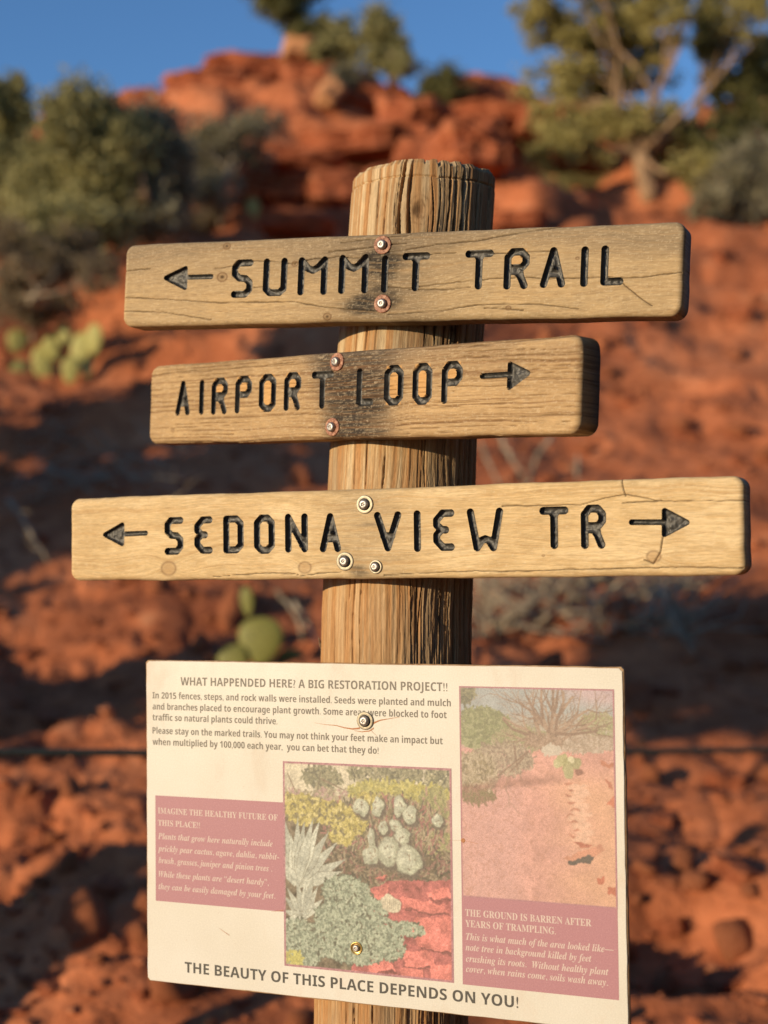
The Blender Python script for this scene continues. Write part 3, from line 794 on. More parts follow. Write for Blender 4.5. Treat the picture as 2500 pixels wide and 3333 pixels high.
# ------------------------------------------------------------------ carved boards
GL = {
 'S': [[(1, 1), (.25, 1), (0, .86), (0, .66), (.3, .52), (.72, .50), (1, .37), (1, .15), (.72, 0), (0, 0)]],
 'U': [[(0, 1), (0, .13), (.22, 0), (.78, 0), (1, .13), (1, 1)]],
 'M': [[(0, 0), (0, 1), (.30, .74), (.5, .68), (.70, .76), (1, 1), (1, 0)]],
 'I': [[(.5, 0), (.5, 1)]],
 'T': [[(0, 1), (1, 1)], [(.5, 1), (.5, 0)], [(.38, .98), (.5, .86), (.62, .98)]],
 'R': [[(0, 0), (0, .84), (.26, 1), (.74, 1), (1, .85), (1, .66), (.76, .52), (0, .52)], [(.12, .44), (.5, .42), (.72, .28), (.94, 0)], [(.4, .47), (.7, .36)]],
 'A': [[(0, 0), (.5, 1), (1, 0)], [(.22, .31), (.78, .31)], [(.3, .36), (.7, .36)]],
 'L': [[(0, 1), (0, 0), (1, 0)]],
 'P': [[(0, 0), (0, .84), (.26, 1), (.74, 1), (1, .84), (1, .64), (.74, .50), (0, .50)]],
 'O': [[(0, .15), (0, .85), (.3, 1), (.7, 1), (1, .85), (1, .15), (.7, 0), (.3, 0), (0, .15)]],
 'E': [[(1, 1), (.42, 1), (.0, .8), (0, .66), (.35, .52), (.62, .51)], [(.35, .52), (0, .36), (0, .2), (.42, 0), (1, 0)]],
 'D': [[(0, 0), (0, 1), (.7, 1), (1, .85), (1, .15), (.7, 0), (0, 0)]],
 'N': [[(0, 0), (0, 1), (1, .0), (1, 1)], [(.85, .12), (1, .2)]],
 'V': [[(0, 1), (.5, 0), (1, 1)], [(.3, .36), (.7, .36)]],
 'W': [[(0, 1), (.22, 0), (.38, .2), (.5, .24), (.62, .2), (.78, 0), (1, 1)]],
}
def seg_dist(X, Y, a, b):
    ax, ay = a; bx, by = b; dx, dy = bx - ax, by - ay; L2 = dx * dx + dy * dy + 1e-12
    t = np.clip(((X - ax) * dx + (Y - ay) * dy) / L2, 0, 1)
    qx = ax + t * dx; qy = ay + t * dy
    return np.hypot(X - qx, Y - qy), qx, qy
def inside(X, Y, poly):
    c = np.zeros(X.shape, bool)
    for i in range(len(poly)):
        (x1, y1), (x2, y2) = poly[i], poly[i - 1]
        cond = ((y1 > Y) != (y2 > Y)) & (X < (x2 - x1) * (Y - y1) / (y2 - y1 + 1e-12) + x1)
        c ^= cond
    return c
def board(name, pose, letters, arrows, bolts, cracks, knots, style, label, T=.034, seed=1):
    c, yaw, roll, L, H = pose; L *= 1000; H *= 1000
    step = .75; r = 5.6; rc = 11.0 if style != 'b' else 12.0
    def axis(S_):
        n = int((S_ - 2 * r) / step); mid = np.linspace(-S_ / 2 + r, S_ / 2 - r, n)
        ph = np.linspace(0, math.pi / 2, 9)[:-1]; lo = -S_ / 2 + r * (1 - np.sin(ph[::-1] * 0 + (math.pi / 2 - ph)))
        return np.concatenate([lo, mid, -lo[::-1]])
    u = axis(L); v = axis(H); U, V = np.meshgrid(u, v)
    a = (np.abs(U) - (L / 2 - rc)) / rc; b = (np.abs(V) - (H / 2 - rc)) / rc
    cor = (a > 0) & (b > 0)
    m = np.maximum(a, b); hy = np.hypot(a, b) + 1e-9
    k = np.where(cor, m / hy, 1)
    U2 = np.where(cor, np.sign(U) * ((L / 2 - rc) + rc * a * k), U); V2 = np.where(cor, np.sign(V) * ((H / 2 - rc) + rc * b * k), V)
    d = np.where(cor, rc * (1 - m), np.minimum(L / 2 - np.abs(U), H / 2 - np.abs(V)))
    tt = np.clip(1 - d / r, 0, 1); W = r * (1 - np.sqrt(np.clip(1 - tt * tt, 0, 1)))
    # worn edges
    edge = sstep(14, 0, d)
    V2 = V2 + edge * np.sign(V) * ((fbm(U2 * .02, np.sign(V) * 3 + 0 * U2, seed, 4) - .5) * 2.2)
    U2 = U2 + edge * np.sign(U) * (fbm(V2 * .05, np.sign(U) * 5 + 0 * V2, seed + 3, 4) - .5) * 1.4 * (np.abs(a) < 1.01)
    # grain coordinate
    Gc = V2 + (fbm(U2 * .006, V2 * .012, seed + 7, 3) - .5) * (26 if style != 'b' else 10) + (fbm(U2 * .03, V2 * .05, seed + 8, 2) - .5) * 1.6
    kn = np.zeros_like(U2); ring = np.zeros_like(U2)
    for (kx, kz, kr) in knots:
        dx = (U2 - kx); dz = (V2 - kz); rr_ = np.hypot(dx * .8, dz)
        Gc = Gc + np.sign(dz) * kr * 1.1 * np.exp(-(dx / (kr * 2.6)) ** 2) * np.exp(-np.abs(dz) / (kr * 2.2))
        kn = np.maximum(kn, np.exp(-(rr_ / kr) ** 4)); ring = np.maximum(ring, np.exp(-((rr_ - kr) / (kr * .13 + .25)) ** 2))
    g1 = vn(Gc * (.16 if style != 'b' else .30), U2 * .0016, seed + 11); g2 = vn(Gc * .75, U2 * .006, seed + 12); g3 = vn(Gc * 1.25, U2 * .03, seed + 13)
    late = sstep(.60, .86, g2) * (.55 + .45 * g1)          # darker latewood lines
    W = W + late * (.28 if style == 'b' else .12) + (g3 - .5) * .18
    W = W + (fbm(U2 * .01, V2 * .02, seed + 20, 3) - .5) * .9 * sstep(0, 10, d)
    # cracks
    ck = np.zeros_like(U2)
    for pl in cracks:
        D_ = np.full(U2.shape, 1e9); tp = np.zeros_like(U2)
        Ln = len(pl) - 1
        wob = (fbm(U2 * .12, V2 * 0, seed + 30, 3) - .5) * 1.2
        for i in range(Ln):
            q, _, _ = seg_dist(U2, V2 + wob, pl[i], pl[i + 1]); D_ = np.minimum(D_, q)
        wv = .30 + .42 * vn(U2 * .05, V2 * 0 + pl[0][0], seed + 31)
        ck = np.maximum(ck, np.clip(1.35 - D_ / wv, 0, 1) * sstep(.15, .4, vn(U2 * .03 + pl[0][0], V2 * 0, 5) + .25))
    if style == 'b':      # many fine checks following the grain
        lines = np.abs(((Gc * .21 + vn(U2 * .004, V2 * .1, 3) * .8) % 1) - .5) * 2
        seg = sstep(.30, .55, vn(U2 * .010 + np.floor(Gc * .21) * 7.7, np.floor(Gc * .21), 19))
        ck = np.maximum(ck, np.clip((.17 - lines) / .10, 0, 1) * seg * 1.0)
    W = W + ck * 1.7
    # carved letters
    hw = 3.75; D = 5.4
    best = np.full(U2.shape, 99.); who = np.full(U2.shape, -1); gx = np.zeros_like(U2); gy = np.zeros_like(U2); hwid = np.full(U2.shape, hw)
    items = []
    for ch, x0, x1, z0, z1 in letters:
        if ch == 'I': xs = [(x0 + x1) / 2] * 2
        else: xs = [x0 + hw, x1 - hw]
        zs = [z0 + hw, z1 - hw]
        pls = [[(xs[0] + (xs[1] - xs[0]) * p[0], zs[0] + (zs[1] - zs[0]) * p[1]) for p in pl] for pl in GL[ch]]
        items.append((ch, pls, None))
    for tip, top, bot, tail in arrows:
        sg = 1 if tip[0] > tail[0] else -1; e = 2.6
        tp = (tip[0] - sg * e * 1.4, tip[1]); t2 = (top[0] + sg * e * .6, top[1] - e); b2 = (bot[0] + sg * e * .6, bot[1] + e)
        zc = (tail[1] + tip[1]) / 2
        items.append(('arrow', [[tp, t2], [t2, b2], [b2, tp], [((top[0] + bot[0]) / 2, zc), (tail[0] + sg * 3.2, tail[1])]], [tp, t2, b2]))
    for k_, (ch, pls, poly) in enumerate(items):
        al = np.array([p for pl in pls for p in pl]); x0, x1 = al[:, 0].min() - 7, al[:, 0].max() + 7
        ii = np.where((u > x0) & (u < x1))[0]; sl = (slice(None), slice(ii[0], ii[-1] + 1))
        X, Y = U2[sl], V2[sl]
        for pl in pls:
            for i in range(len(pl) - 1):
                q, qx, qy = seg_dist(X, Y, pl[i], pl[i + 1])
                if poly: q = q + (hw - 2.7)
                bb = best[sl]; up = q < bb; bb[up] = q[up]
                who[sl][up] = k_; gx[sl][up] = (X - qx)[up]; gy[sl][up] = (Y - qy)[up]
        if poly:
            ins = inside(X, Y, poly); dd = best[sl]; dd[ins] = np.minimum(dd[ins] * .45, 2.2); who[sl][ins] = k_; gx[sl][ins] = 0; gy[sl][ins] = 0
    near = np.abs(best - hw) < step * .62
    gl = np.hypot(gx, gy) + 1e-9
    near &= gl > 1e-3
    mv = np.where(near, hw - best, 0)
    U2 = U2 + gx / gl * mv; V2 = V2 + gy / gl * mv
    best = np.where(near, hw, best)
    ing = best <= hw + 1e-6
    prof = D * np.sqrt(np.clip(1 - (np.clip(best, 0, hw) / hw) ** 3.2, 0, 1)) * (1 + (fbm(U2 * .3, V2 * .3, 4, 2) - .5) * .25)
    W = np.where(ing, prof, W)
    # ---- colour of the wood
    uu = U2 / (L / 2); vv = V2 / (H / 2); bx = np.mean([q[0] for q in bolts])
    n1 = fbm(U2 * .012, V2 * .05, seed + 40, 4); n2 = fbm(U2 * .05, V2 * .2, seed + 41, 4); n3 = fbm(U2 * .02, V2 * .35, seed + 42, 4)
    def mixc(c0, c1, f): f = np.clip(f, 0, 1)[..., None]; return c0 * (1 - f) + np.array(c1) * f
    if style == 'a':
        col = np.ones(U2.shape + (3,)) * np.array([.45, .325, .178])
        col = mixc(col, (.27, .205, .13), sstep(-.3, 1.0, vv + (n1 - .5) * 1.6) * .8 + .12)
        col = mixc(col, (.49, .345, .18), sstep(.5, .7, n1) * sstep(.5, -.6, vv) * .7)
        st = np.exp(-((U2 - bx - 6) / 62) ** 2) * (.55 + .9 * (n3 - .3))
        blk = np.exp(-((U2 - bx + 16) / 40) ** 2 - ((V2 + 26 - (U2 - bx) * .06) / 13) ** 2) + np.exp(-((U2 - bx + 4) / 26) ** 2 - ((V2 - 20) / 16) ** 2) * .8 + np.exp(-((U2 - bx) / 22) ** 2 - ((V2 - 0) / 20) ** 2) * .6
        st2 = sstep(.30, .95, blk * (.5 + n2))
        col = mixc(col, (.15, .115, .078), st * .85); col = mixc(col, (.03, .027, .024), st2 * .95)
        lw = (.34, .225, .115)
    elif style == 'b':
        col = np.ones(U2.shape + (3,)) * np.array([.40, .27, .14])
        col = mixc(col, (.28, .20, .12), sstep(-.2, 1.0, vv + (n1 - .5)) * .55)
        col = mixc(col, (.47, .32, .165), sstep(.5, .7, n1) * .6)
        lean = U2 - bx - 18 + V2 * .15
        blk = np.exp(-(np.where(lean > 0, lean / 66, lean / 44)) ** 2) * (.95 + .55 * sstep(-.9, .9, vv)) 
        st = sstep(.35, .95, blk * (.62 + .75 * n3)); st1 = sstep(.12, .8, blk * (.6 + .8 * n2))
        col = mixc(col, (.20, .15, .10), st1 * .7); col = mixc(col, (.035, .03, .026), st * .93)
        top = sstep(.35, 1.0, vv) * np.exp(-((U2 - bx - 40) / 110) ** 2); col = mixc(col, (.16, .12, .085), top * .6)
        chip = sstep(.66, .74, fbm(U2 * .10, V2 * .9, seed + 60, 3)) * st; col = mixc(col, (.36, .27, .17), chip * .4)
        lw = (.17, .09, .042)
    else:
        col = np.ones(U2.shape + (3,)) * np.array([.59, .435, .235])
        col = mixc(col, (.66, .51, .30), sstep(.45, .7, n1) * .8)
        col = mixc(col, (.46, .32, .16), sstep(.55, .3, n2) * .5)
        st = np.exp(-((U2 - bx - 6) / 44) ** 2) * (.3 + .9 * n3); col = mixc(col, (.30, .235, .155), st * .62)
        blk = np.exp(-((U2 - bx + 4) / 16) ** 2 - ((V2 + 36) / 10) ** 2) + np.exp(-((U2 - bx - 6) / 22) ** 2 - ((V2 - 8) / 7) ** 2) * .7 + np.exp(-((U2 - bx + 20) / 10) ** 2 - ((V2 + 15) / 14) ** 2) * .6
        col = mixc(col, (.10, .08, .055), sstep(.35, 1.0, blk * (.45 + n2)) * .8)
        lw = (.43, .265, .115)
    col = mixc(col, lw, late * (.75 if style == 'b' else .5))
    col = col * (.90 + .22 * g3[..., None])
    pores = sstep(.70, .84, vn(U2 * .12, Gc * 1.9, seed + 50)) * sstep(.35, .6, n2)
    col = mixc(col, (.20, .135, .075), pores * (.16 if style == 'c' else .32))
    hi = sstep(.74, .86, vn(U2 * .22, Gc * 1.4, seed + 51)); col = mixc(col, (.66, .54, .36), hi * .22)
    dust = sstep(.8, .95, vn(U2 * .9, V2 * .9, seed + 52)); col = mixc(col, (.66, .56, .40), dust * .3)
    # fresh wood left inside the closed letters
    for ch, x0, x1, z0, z1 in letters:
        if ch in 'ROP' and style != 'c':
            zl = z0 if ch == 'O' else (z0 + z1) / 2
            f = sstep(0, 2, np.minimum(np.minimum(U2 - x0 - 2, x1 - 2 - U2), np.minimum(V2 - zl, z1 - V2)))
            col = mixc(col, (.62, .35, .13), f * (.75 if style == 'b' else .45) * (.6 + .6 * n2))
    col = mixc(col, (.12, .07, .038) if style == 'b' else (.055, .035, .02), ck * (.75 if style == 'b' else .9))
    col = mixc(col, (.40, .25, .12) if style == 'c' else (.26, .17, .09), kn * .6); col = mixc(col, (.16, .09, .045), ring * (.55 if style != 'a' else .8))
    for (kx, kz, kr) in knots:
        if style == 'a' and kr > 2.5: col = mixc(col, (.07, .04, .02), np.exp(-(np.hypot((U2 - kx) * .8, V2 - kz) / (kr * .42)) ** 4) * .9)
    # ---- assemble in local metres: x along, y back, z up
    root = empty(name)
    A = Vector((math.cos(yaw), -math.sin(yaw), 0)); B_ = Vector((math.sin(yaw), math.cos(yaw), 0)); Z_ = Vector((0, 0, 1))
    A2 = A * math.cos(roll) + Z_ * math.sin(roll); U_ = Z_ * math.cos(roll) - A * math.sin(roll)
    Mx = Matrix(((A2.x, B_.x, U_.x, c[0]), (A2.y, B_.y, U_.y, c[1]), (A2.z, B_.z, U_.z, c[2] + EYE), (0, 0, 0, 1)))
    root.matrix_world = Mx
    P = np.stack([U2, W, V2], -1).reshape(-1, 3) * .001
    F = grid_faces(len(u), len(v)); fm = ing.ravel()[F].all(1); fw = who.ravel()[F]
    # board body: front faces that are not carved, plus sides and back
    nu, nv = len(u), len(v)
    loop = np.concatenate([np.arange(nu), np.arange(1, nv) * nu + nu - 1, (nv - 1) * nu + np.arange(nu - 2, -1, -1), np.arange(nv - 2, 0, -1) * nu])
    Pl = P[loop]; Cl = col.reshape(-1, 3)[loop]; nl = len(loop)
    ctr = Pl.mean(0)
    ringA = Pl.copy(); ringA[:, 1] = T - .003 + Pl[:, 1] * .0
    ringB = Pl.copy(); ringB[:, 0] -= np.sign(Pl[:, 0]) * .0025; ringB[:, 2] -= np.sign(Pl[:, 2]) * .0025; ringB[:, 1] = T
    V_all = np.concatenate([P, ringA, ringB, [[0, T, 0]]]); end_shade = np.where(np.abs(Pl[:, :1]) > L * .0005 - .004, .15, .7); Cs = Cl * end_shade  # end faces coloured much darker, painting in their shade
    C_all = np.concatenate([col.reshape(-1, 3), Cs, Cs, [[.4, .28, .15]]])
    i = np.arange(nl); j = (i + 1) % nl; o1 = len(P); o2 = o1 + nl
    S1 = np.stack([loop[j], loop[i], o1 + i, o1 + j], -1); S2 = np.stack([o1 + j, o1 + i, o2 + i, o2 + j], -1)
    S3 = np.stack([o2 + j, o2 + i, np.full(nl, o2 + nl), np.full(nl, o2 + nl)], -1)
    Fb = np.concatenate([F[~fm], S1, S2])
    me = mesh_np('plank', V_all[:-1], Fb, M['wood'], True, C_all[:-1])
    pl = link('plank', me, root)
    bk = mesh_py('plank_back', ringB, [tuple(range(nl))], M['wood']);
    ca = bk.color_attributes.new('col', 'FLOAT_COLOR', 'POINT')
    for q in ca.data: q.color = (.4, .28, .15, 1)
    link('back_face', bk, root)
    for k_, (ch, _, _) in enumerate(items):
        sel = fm & (np.median(fw, axis=1).astype(int) == k_)
        Fk = F[sel]; ids, inv = np.unique(Fk, return_inverse=True)
        nm = 'carved_arrow' if ch == 'arrow' else 'carved_letter'
        ob = link(nm, mesh_np(nm, P[ids], inv.reshape(-1, 4), M['groove'], True), root)
        ob['label'] = ('black carved arrow pointing ' + ('right' if arrows[k_ - len(letters)][0][0] > 0 else 'left')) if ch == 'arrow' else 'black carved capital letter ' + ch
    for (bx_, bz_, wr, kind) in bolts: bolt(root, bx_, bz_, wr, kind)
    tag(root, label, 'sign')
    return root

# ------------------------------------------------------------------ bolts
def ring_mesh(nm, prof, mat, n=48, star=None):
    """prof: (radius, y) outward facing -y; star: indices of rings with a six lobed outline"""
    V = []
    for k, (r_, y_) in enumerate(prof):
        for i in range(n):
            a = 2 * math.pi * i / n
            rr = r_ * (1 + (.20 * math.cos(6 * a) if star and k in star else 0))
            V.append((rr * math.cos(a), y_, rr * math.sin(a)))
    return mesh_np(nm, np.array(V) * .001, grid_faces(n, len(prof), True)[:, ::-1], mat, True)
BM = {}
def washer_me(kind):
    if kind in BM: return BM[kind]
    if kind == 'cup':
        BM[kind] = ring_mesh('washer', [(6.3, .3), (6.4, -.6), (6.0, -1.2), (5.4, -1.1), (5.0, -.5), (4.0, -.4), (.5, -.4)], M['brass'])
    else:
        BM[kind] = ring_mesh('washer', [(9.2, .6), (9.3, -.5), (9.0, -1.05), (8.3, -1.15), (5.6, -1.2), (5.2, -1.0), (4.2, -.6), (.5, -.6)], M[{'rust': 'rust', 'zinc': 'zinc'}[kind]])
    return BM[kind]
HEAD = ring_mesh('bolt_head', [(4.9, -.6), (5.0, -1.6), (4.95, -2.6), (4.65, -3.6), (4.2, -4.4), (3.3, -4.85), (2.0, -4.95), (1.85, -4.9), (1.7, -3.9), (.8, -3.9), (.7, -3.95), (.65, -4.7), (.45, -4.8), (.01, -4.8)], M['steel'], 48, (6, 7, 8))
HEADS = HEAD.copy()
SEAL = ring_mesh('seal', [(6.0, -.9), (6.0, -1.9), (5.6, -2.3), (4.6, -2.3)], M['rubber'], 32)
def bolt(root, x, z, wr, kind):
    w = link('washer', washer_me('cup' if kind == 'cup' else kind), root); w.location = (x * .001, -.0002 if kind != 'cup' else 0, z * .001)
    s = wr / 9.3 if kind != 'cup' else 1; w.scale = (s, 1, s); w.rotation_euler = (random.uniform(-.05, .05), random.uniform(0, 6), random.uniform(-.05, .05))
    hd = link('bolt_head', HEAD, root); hd.location = (x * .001, 0.0006 if kind == 'cup' else -.0004, z * .001)
    hs = .72 if kind == 'cup' else (.85 if wr < 8 else 1.0)
    hd.scale = (hs, hs, hs); hd.rotation_euler = (random.uniform(-.06, .06), random.uniform(0, 6), random.uniform(-.06, .06))
    if kind == 'zinc':
        se = link('seal', SEAL, root); se.location = w.location; se.scale = (hs, 1, hs)

CRK_A = [[(-146.8, 21.6), (-126.3, 20.9), (-100.4, 17.0), (-81.6, 20.8), (-48.2, 22.5), (-13.2, 18.9)], [(5.7, 22.0), (50.6, 21.5), (78.3, 22.4)], [(116.7, 19.6), (144.4, 20.1), (175.5, 20.5)], [(-303.5, 15.4), (-271.0, 17.0)], [(-191.5, 14.6), (-169.6, 16.9)], [(-144.4, -6.2), (-132.5, -5.6)], [(7.2, -10.4), (30.3, -11.4), (75.5, -7.3), (117.7, -4.7), (153.3, -4.3), (170.9, -6.2), (203.5, -6.5), (224.3, -6.4), (259.8, -7.7), (301.7, -3.9)], [(-302.0, -13.2), (-241.7, -17.0), (-185.3, -21.4), (-98.5, -22.2), (-66.7, -28.2), (-6.7, -34.2)], [(8.4, -37.8), (66.5, -34.7), (102.8, -29.7), (166.0, -30.5), (204.7, -35.9)], [(5.5, 25.0), (57.4, 30.9), (100.1, 33.2), (155.3, 40.5), (190.0, 44.7)], [(-302.3, -28.3), (-252.4, -30.3), (-193.3, -39.3)], [(-46.8, 36.7), (-10.1, 39.0), (30.0, 42.1)], [(247.1, -12.9), (260.5, -24.3), (275.6, -34.6)], [(-60, 28), (-20, 30), (25, 34)], [(30, -13), (70, -14), (95, -12)], [(110, -33), (150, -36)]]
board('direction_sign', ((-.0023, 1.4791, .2879), .3912, -.0456, .6071, .089),
  [('S', -171.1, -145.9, -17.0, 23.4), ('U', -134.1, -106.1, -16.2, 23.6), ('M', -93.8, -60.2, -16.2, 23.5), ('M', -47.8, -14.6, -15.8, 24.4), ('I', -0.6, 7.0, -15.7, 22.1), ('T', 21.6, 51.4, -15.0, 23.9), ('T', 88.2, 117.7, -15.0, 24.1), ('R', 128.6, 154.5, -15.8, 24.6), ('A', 165.5, 190.7, -15.2, 24.2), ('I', 205.4, 212.6, -15.2, 23.8), ('L', 224.8, 247.3, -14.5, 24.0)],
  [[(-254.3, 6.6), (-225.4, 18.6), (-225.2, -7.1), (-192.2, 6.4)]], [(-.4, 32.6, 9.3, 'rust'), (2.3, -26.8, 9.3, 'rust')], CRK_A,
  [(-178.3, 38.1, 3.2), (-182.2, 5.5, 4.6), (-97.9, 16.9, 2.6), (-58.5, -38.5, 3.4), (134.8, -33.6, 2.0), (201.8, 12.5, 1.4)], 'a',
  'topmost wooden arrow sign carved SUMMIT TRAIL, greyish weathered board on the post', seed=3)
board('direction_sign', ((-.047, 1.494, .1702), .7014, -.0361, .5791, .0886),
  [('A', -244.3, -220.5, -13.6, 25.4), ('I', -206.2, -197.6, -13.7, 25.3), ('R', -186.2, -160.4, -14.2, 26.2), ('P', -149.1, -123.5, -13.9, 26.4), ('O', -112.8, -87.3, -13.6, 26.9), ('R', -75.8, -51.1, -13.4, 27.0), ('T', -36.7, -6.1, -12.7, 26.1), ('L', 25.2, 47.6, -11.8, 26.5), ('O', 61.2, 86.3, -12.6, 27.5), ('O', 97.5, 122.0, -13.0, 27.6), ('P', 133.2, 158.5, -13.1, 27.6)],
  [[(236.5, 11.9), (211.3, 23.5), (210.9, -2.7), (178.0, 11.5)]], [(-1.7, 34.3, 9.3, 'rust'), (-5.5, -31.8, 9.3, 'rust')], [[(60, 40), (150, 41), (280, 43)], [(-288, 33), (-240, 36), (-150, 35), (-60, 37)], [(150, 30), (288, 28)], [(-230, -35), (-150, -36)]],
  [(73.0, -33.1, 2.4), (-247.6, -30.2, 2.0)], 'b', 'middle wooden sign carved AIRPORT LOOP, turned furthest, black stain round its bolts', T=.035, seed=14)
board('direction_sign', ((-.0118, 1.4561, .0298), .433, .0107, .7269, .089),
  [('S', -241.7, -218.2, -18.1, 21.7), ('E', -205.0, -182.6, -17.6, 21.4), ('D', -170.0, -145.5, -17.7, 21.6), ('O', -133.6, -109.1, -18.6, 21.7), ('N', -97.4, -71.2, -17.7, 21.7), ('A', -58.0, -34.1, -18.0, 21.2), ('V', 2.2, 31.8, -18.1, 21.1), ('I', 44.7, 52.5, -19.0, 21.5), ('E', 65.2, 87.6, -18.5, 21.7), ('W', 100.3, 137.4, -19.5, 21.9), ('T', 173.3, 201.7, -18.3, 21.3), ('R', 213.3, 237.6, -18.7, 22.2)],
  [[(-320.9, 4.6), (-293.3, 17.4), (-293.8, -7.9), (-261.9, 5.4)], [(315.6, 3.8), (290.6, 17.3), (290.1, -9.0), (258.3, 5.1)]],
  [(-7.5, 28.7, 9.3, 'zinc'), (-29.7, -27.2, 9.3, 'zinc'), (3.9, -33.0, 7.0, 'zinc')],
  [[(136.3, 23.2), (213.7, 22.6), (238.0, 28.3), (255.5, 30.5), (289.7, 23.6), (363.1, 21.9)], [(252.5, 44.8), (254.5, 35.2), (256.5, 28.8)], [(253.2, 22.5), (289.7, 24.0)], [(-182.4, -41.5), (-120.2, -38.0), (-86.6, -39.0), (-77.8, -41.6), (-60.1, -38.8), (-34.1, -37.7)], [(12.5, -41.2), (61.8, -39.3), (109.7, -37.5), (137.8, -38.8), (201.6, -37.2), (267.3, -36.8), (299.2, -36.0), (361.0, -37.7)], [(290.1, -8.8), (287.8, -22.3), (281.2, -32.7), (272.8, -29.5)]],
  [(-236.6, -32.3, 7), (-75.0, -32.9, 5.5), (281.4, -26.4, 5), (176.6, -24.2, 1.0)], 'c',
  'lowest and longest wooden sign, pale yellow board carved SEDONA VIEW TR with two arrows', T=.030, seed=27)

# ------------------------------------------------------------------ information panel
PC_, PYAW, PROLL, PL_, PH_ = (-.0136, 1.4722, -.2668), .3909, .0114, .5134, .3357
panel = empty('information_panel')
A = Vector((math.cos(PYAW), -math.sin(PYAW), 0)); B_ = Vector((math.sin(PYAW), math.cos(PYAW), 0)); Z_ = Vector((0, 0, 1))
A2 = A * math.cos(PROLL) + Z_ * math.sin(PROLL); U_ = Z_ * math.cos(PROLL) - A * math.sin(PROLL)
panel.matrix_world = Matrix(((A2.x, B_.x, U_.x, PC_[0]), (A2.y, B_.y, U_.y, PC_[1]), (A2.z, B_.z, U_.z, PC_[2] + EYE), (0, 0, 0, 1)))
def slab(nm, w, h, y0, y1, mat, bev, wob=0.0, seed=0, rc=2.5):
    """rounded slab, millimetres; y0 front, y1 back"""
    pts = []
    N = 60
    for side, (x0, z0, x1, z1) in enumerate([(-w + rc, -h, w - rc, -h), (w, -h + rc, w, h - rc), (w - rc, h, -w + rc, h), (-w, h - rc, -w, -h + rc)]):
        for k in range(N):
            t_ = k / (N - 1); x = x0 + (x1 - x0) * t_; z = z0 + (z1 - z0) * t_
            nz = (float(vn(np.array([side * 31 + t_ * 26.]), np.array([.5]), seed)[0]) - .5) * wob
            if side in (0, 2): z += nz
            else: x += nz
            pts.append((x, z))
    n = len(pts); V = []
    for (ins, y) in ((bev, y0), (0, y0 + bev), (0, y1 - bev), (bev, y1)):
        for x, z in pts: V.append(((x - math.copysign(ins, x)) * .001, y * .001, (z - math.copysign(ins, z)) * .001))
    F = [tuple(range(n)), tuple(3 * n + k for k in range(n - 1, -1, -1))]
    for q in range(3):
        for k in range(n): F.append((q * n + k, q * n + n + k, q * n + n + (k + 1) % n, q * n + (k + 1) % n))
    return mesh_py(nm, V, F, mat)
w_, h_ = PL_ * 500, PH_ * 500
link('backing_board', slab('backing_board', w_, h_, .9, 7.0, M['edge'], .8, .8, 4), panel)
link('laminated_sheet', slab('laminated_sheet', w_ - 1.3, h_ - 1.0, 0, .89, M['laminate'], .25, .9, 7, 3), panel)
def flat_quad(nm, x0, x1, z0, z1, y, mat):
    return link(nm, mesh_py(nm, [(x0 * .001, -y * .001, z0 * .001), (x1 * .001, -y * .001, z0 * .001), (x1 * .001, -y * .001, z1 * .001), (x0 * .001, -y * .001, z1 * .001)], [(0, 1, 2, 3)], mat), panel)
o = flat_quad('mauve_text_box', -245.2, -95.6, -83.8, 26.0, .10, M['mauve']); o['label'] = 'mauve box at left of the cactus photo'
o = flat_quad('mauve_text_box', 95.0, 247.4, -138.0, -54.7, .10, M['mauve']); o['label'] = 'mauve box under the barren ground photo'
BI = 0x1D468; BR = 0x1D400; SB = 0x1D5D4
def fancy(s, kind):
    out = ''
    for ch in s:
        if ch.isascii() and ch.isalpha():
            i = ord(ch) - 65 if ch.isupper() else ord(ch) - 97 + 26
            out += chr({'bi': BI, 'b': BR, 'sb': SB}[kind] + i)
        elif ch.isdigit(): out += chr((0x1D7CE if kind != 'sb' else 0x1D7EC) + ord(ch) - 48)
        else: out += ch
    return out
def text(s, kind, x0, x1, z, cap, mat, nm, lift=.16, bold=0.0):
    cu = bpy.data.curves.new('txt', 'FONT'); cu.body = fancy(s, kind); cu.size = 1; cu.resolution_u = 2; cu.offset = bold
    ob = bpy.data.objects.new('txt', cu); COL.objects.link(ob)
    me = bpy.data.meshes.new_from_object(ob.evaluated_get(bpy.context.evaluated_depsgraph_get()))
    bpy.data.objects.remove(ob)
    n = len(me.vertices); co = np.empty(n * 3, np.float32); me.vertices.foreach_get('co', co); co = co.reshape(-1, 3)
    xa, xb = co[:, 0].min(), co[:, 0].max()
    sx = (x1 - x0) / (xb - xa); sz = cap / .70
    out = np.stack([(x0 + (co[:, 0] - xa) * sx) * .001, np.full(n, -lift * .001), (z + co[:, 1] * sz) * .001], -1).astype(np.float32)
    me.vertices.foreach_set('co', out.ravel()); me.materials.clear(); me.materials.append(mat); me.update()
    o = link(nm, me, panel); o['label'] = 'printed words ' + s[:60].strip()
    return o
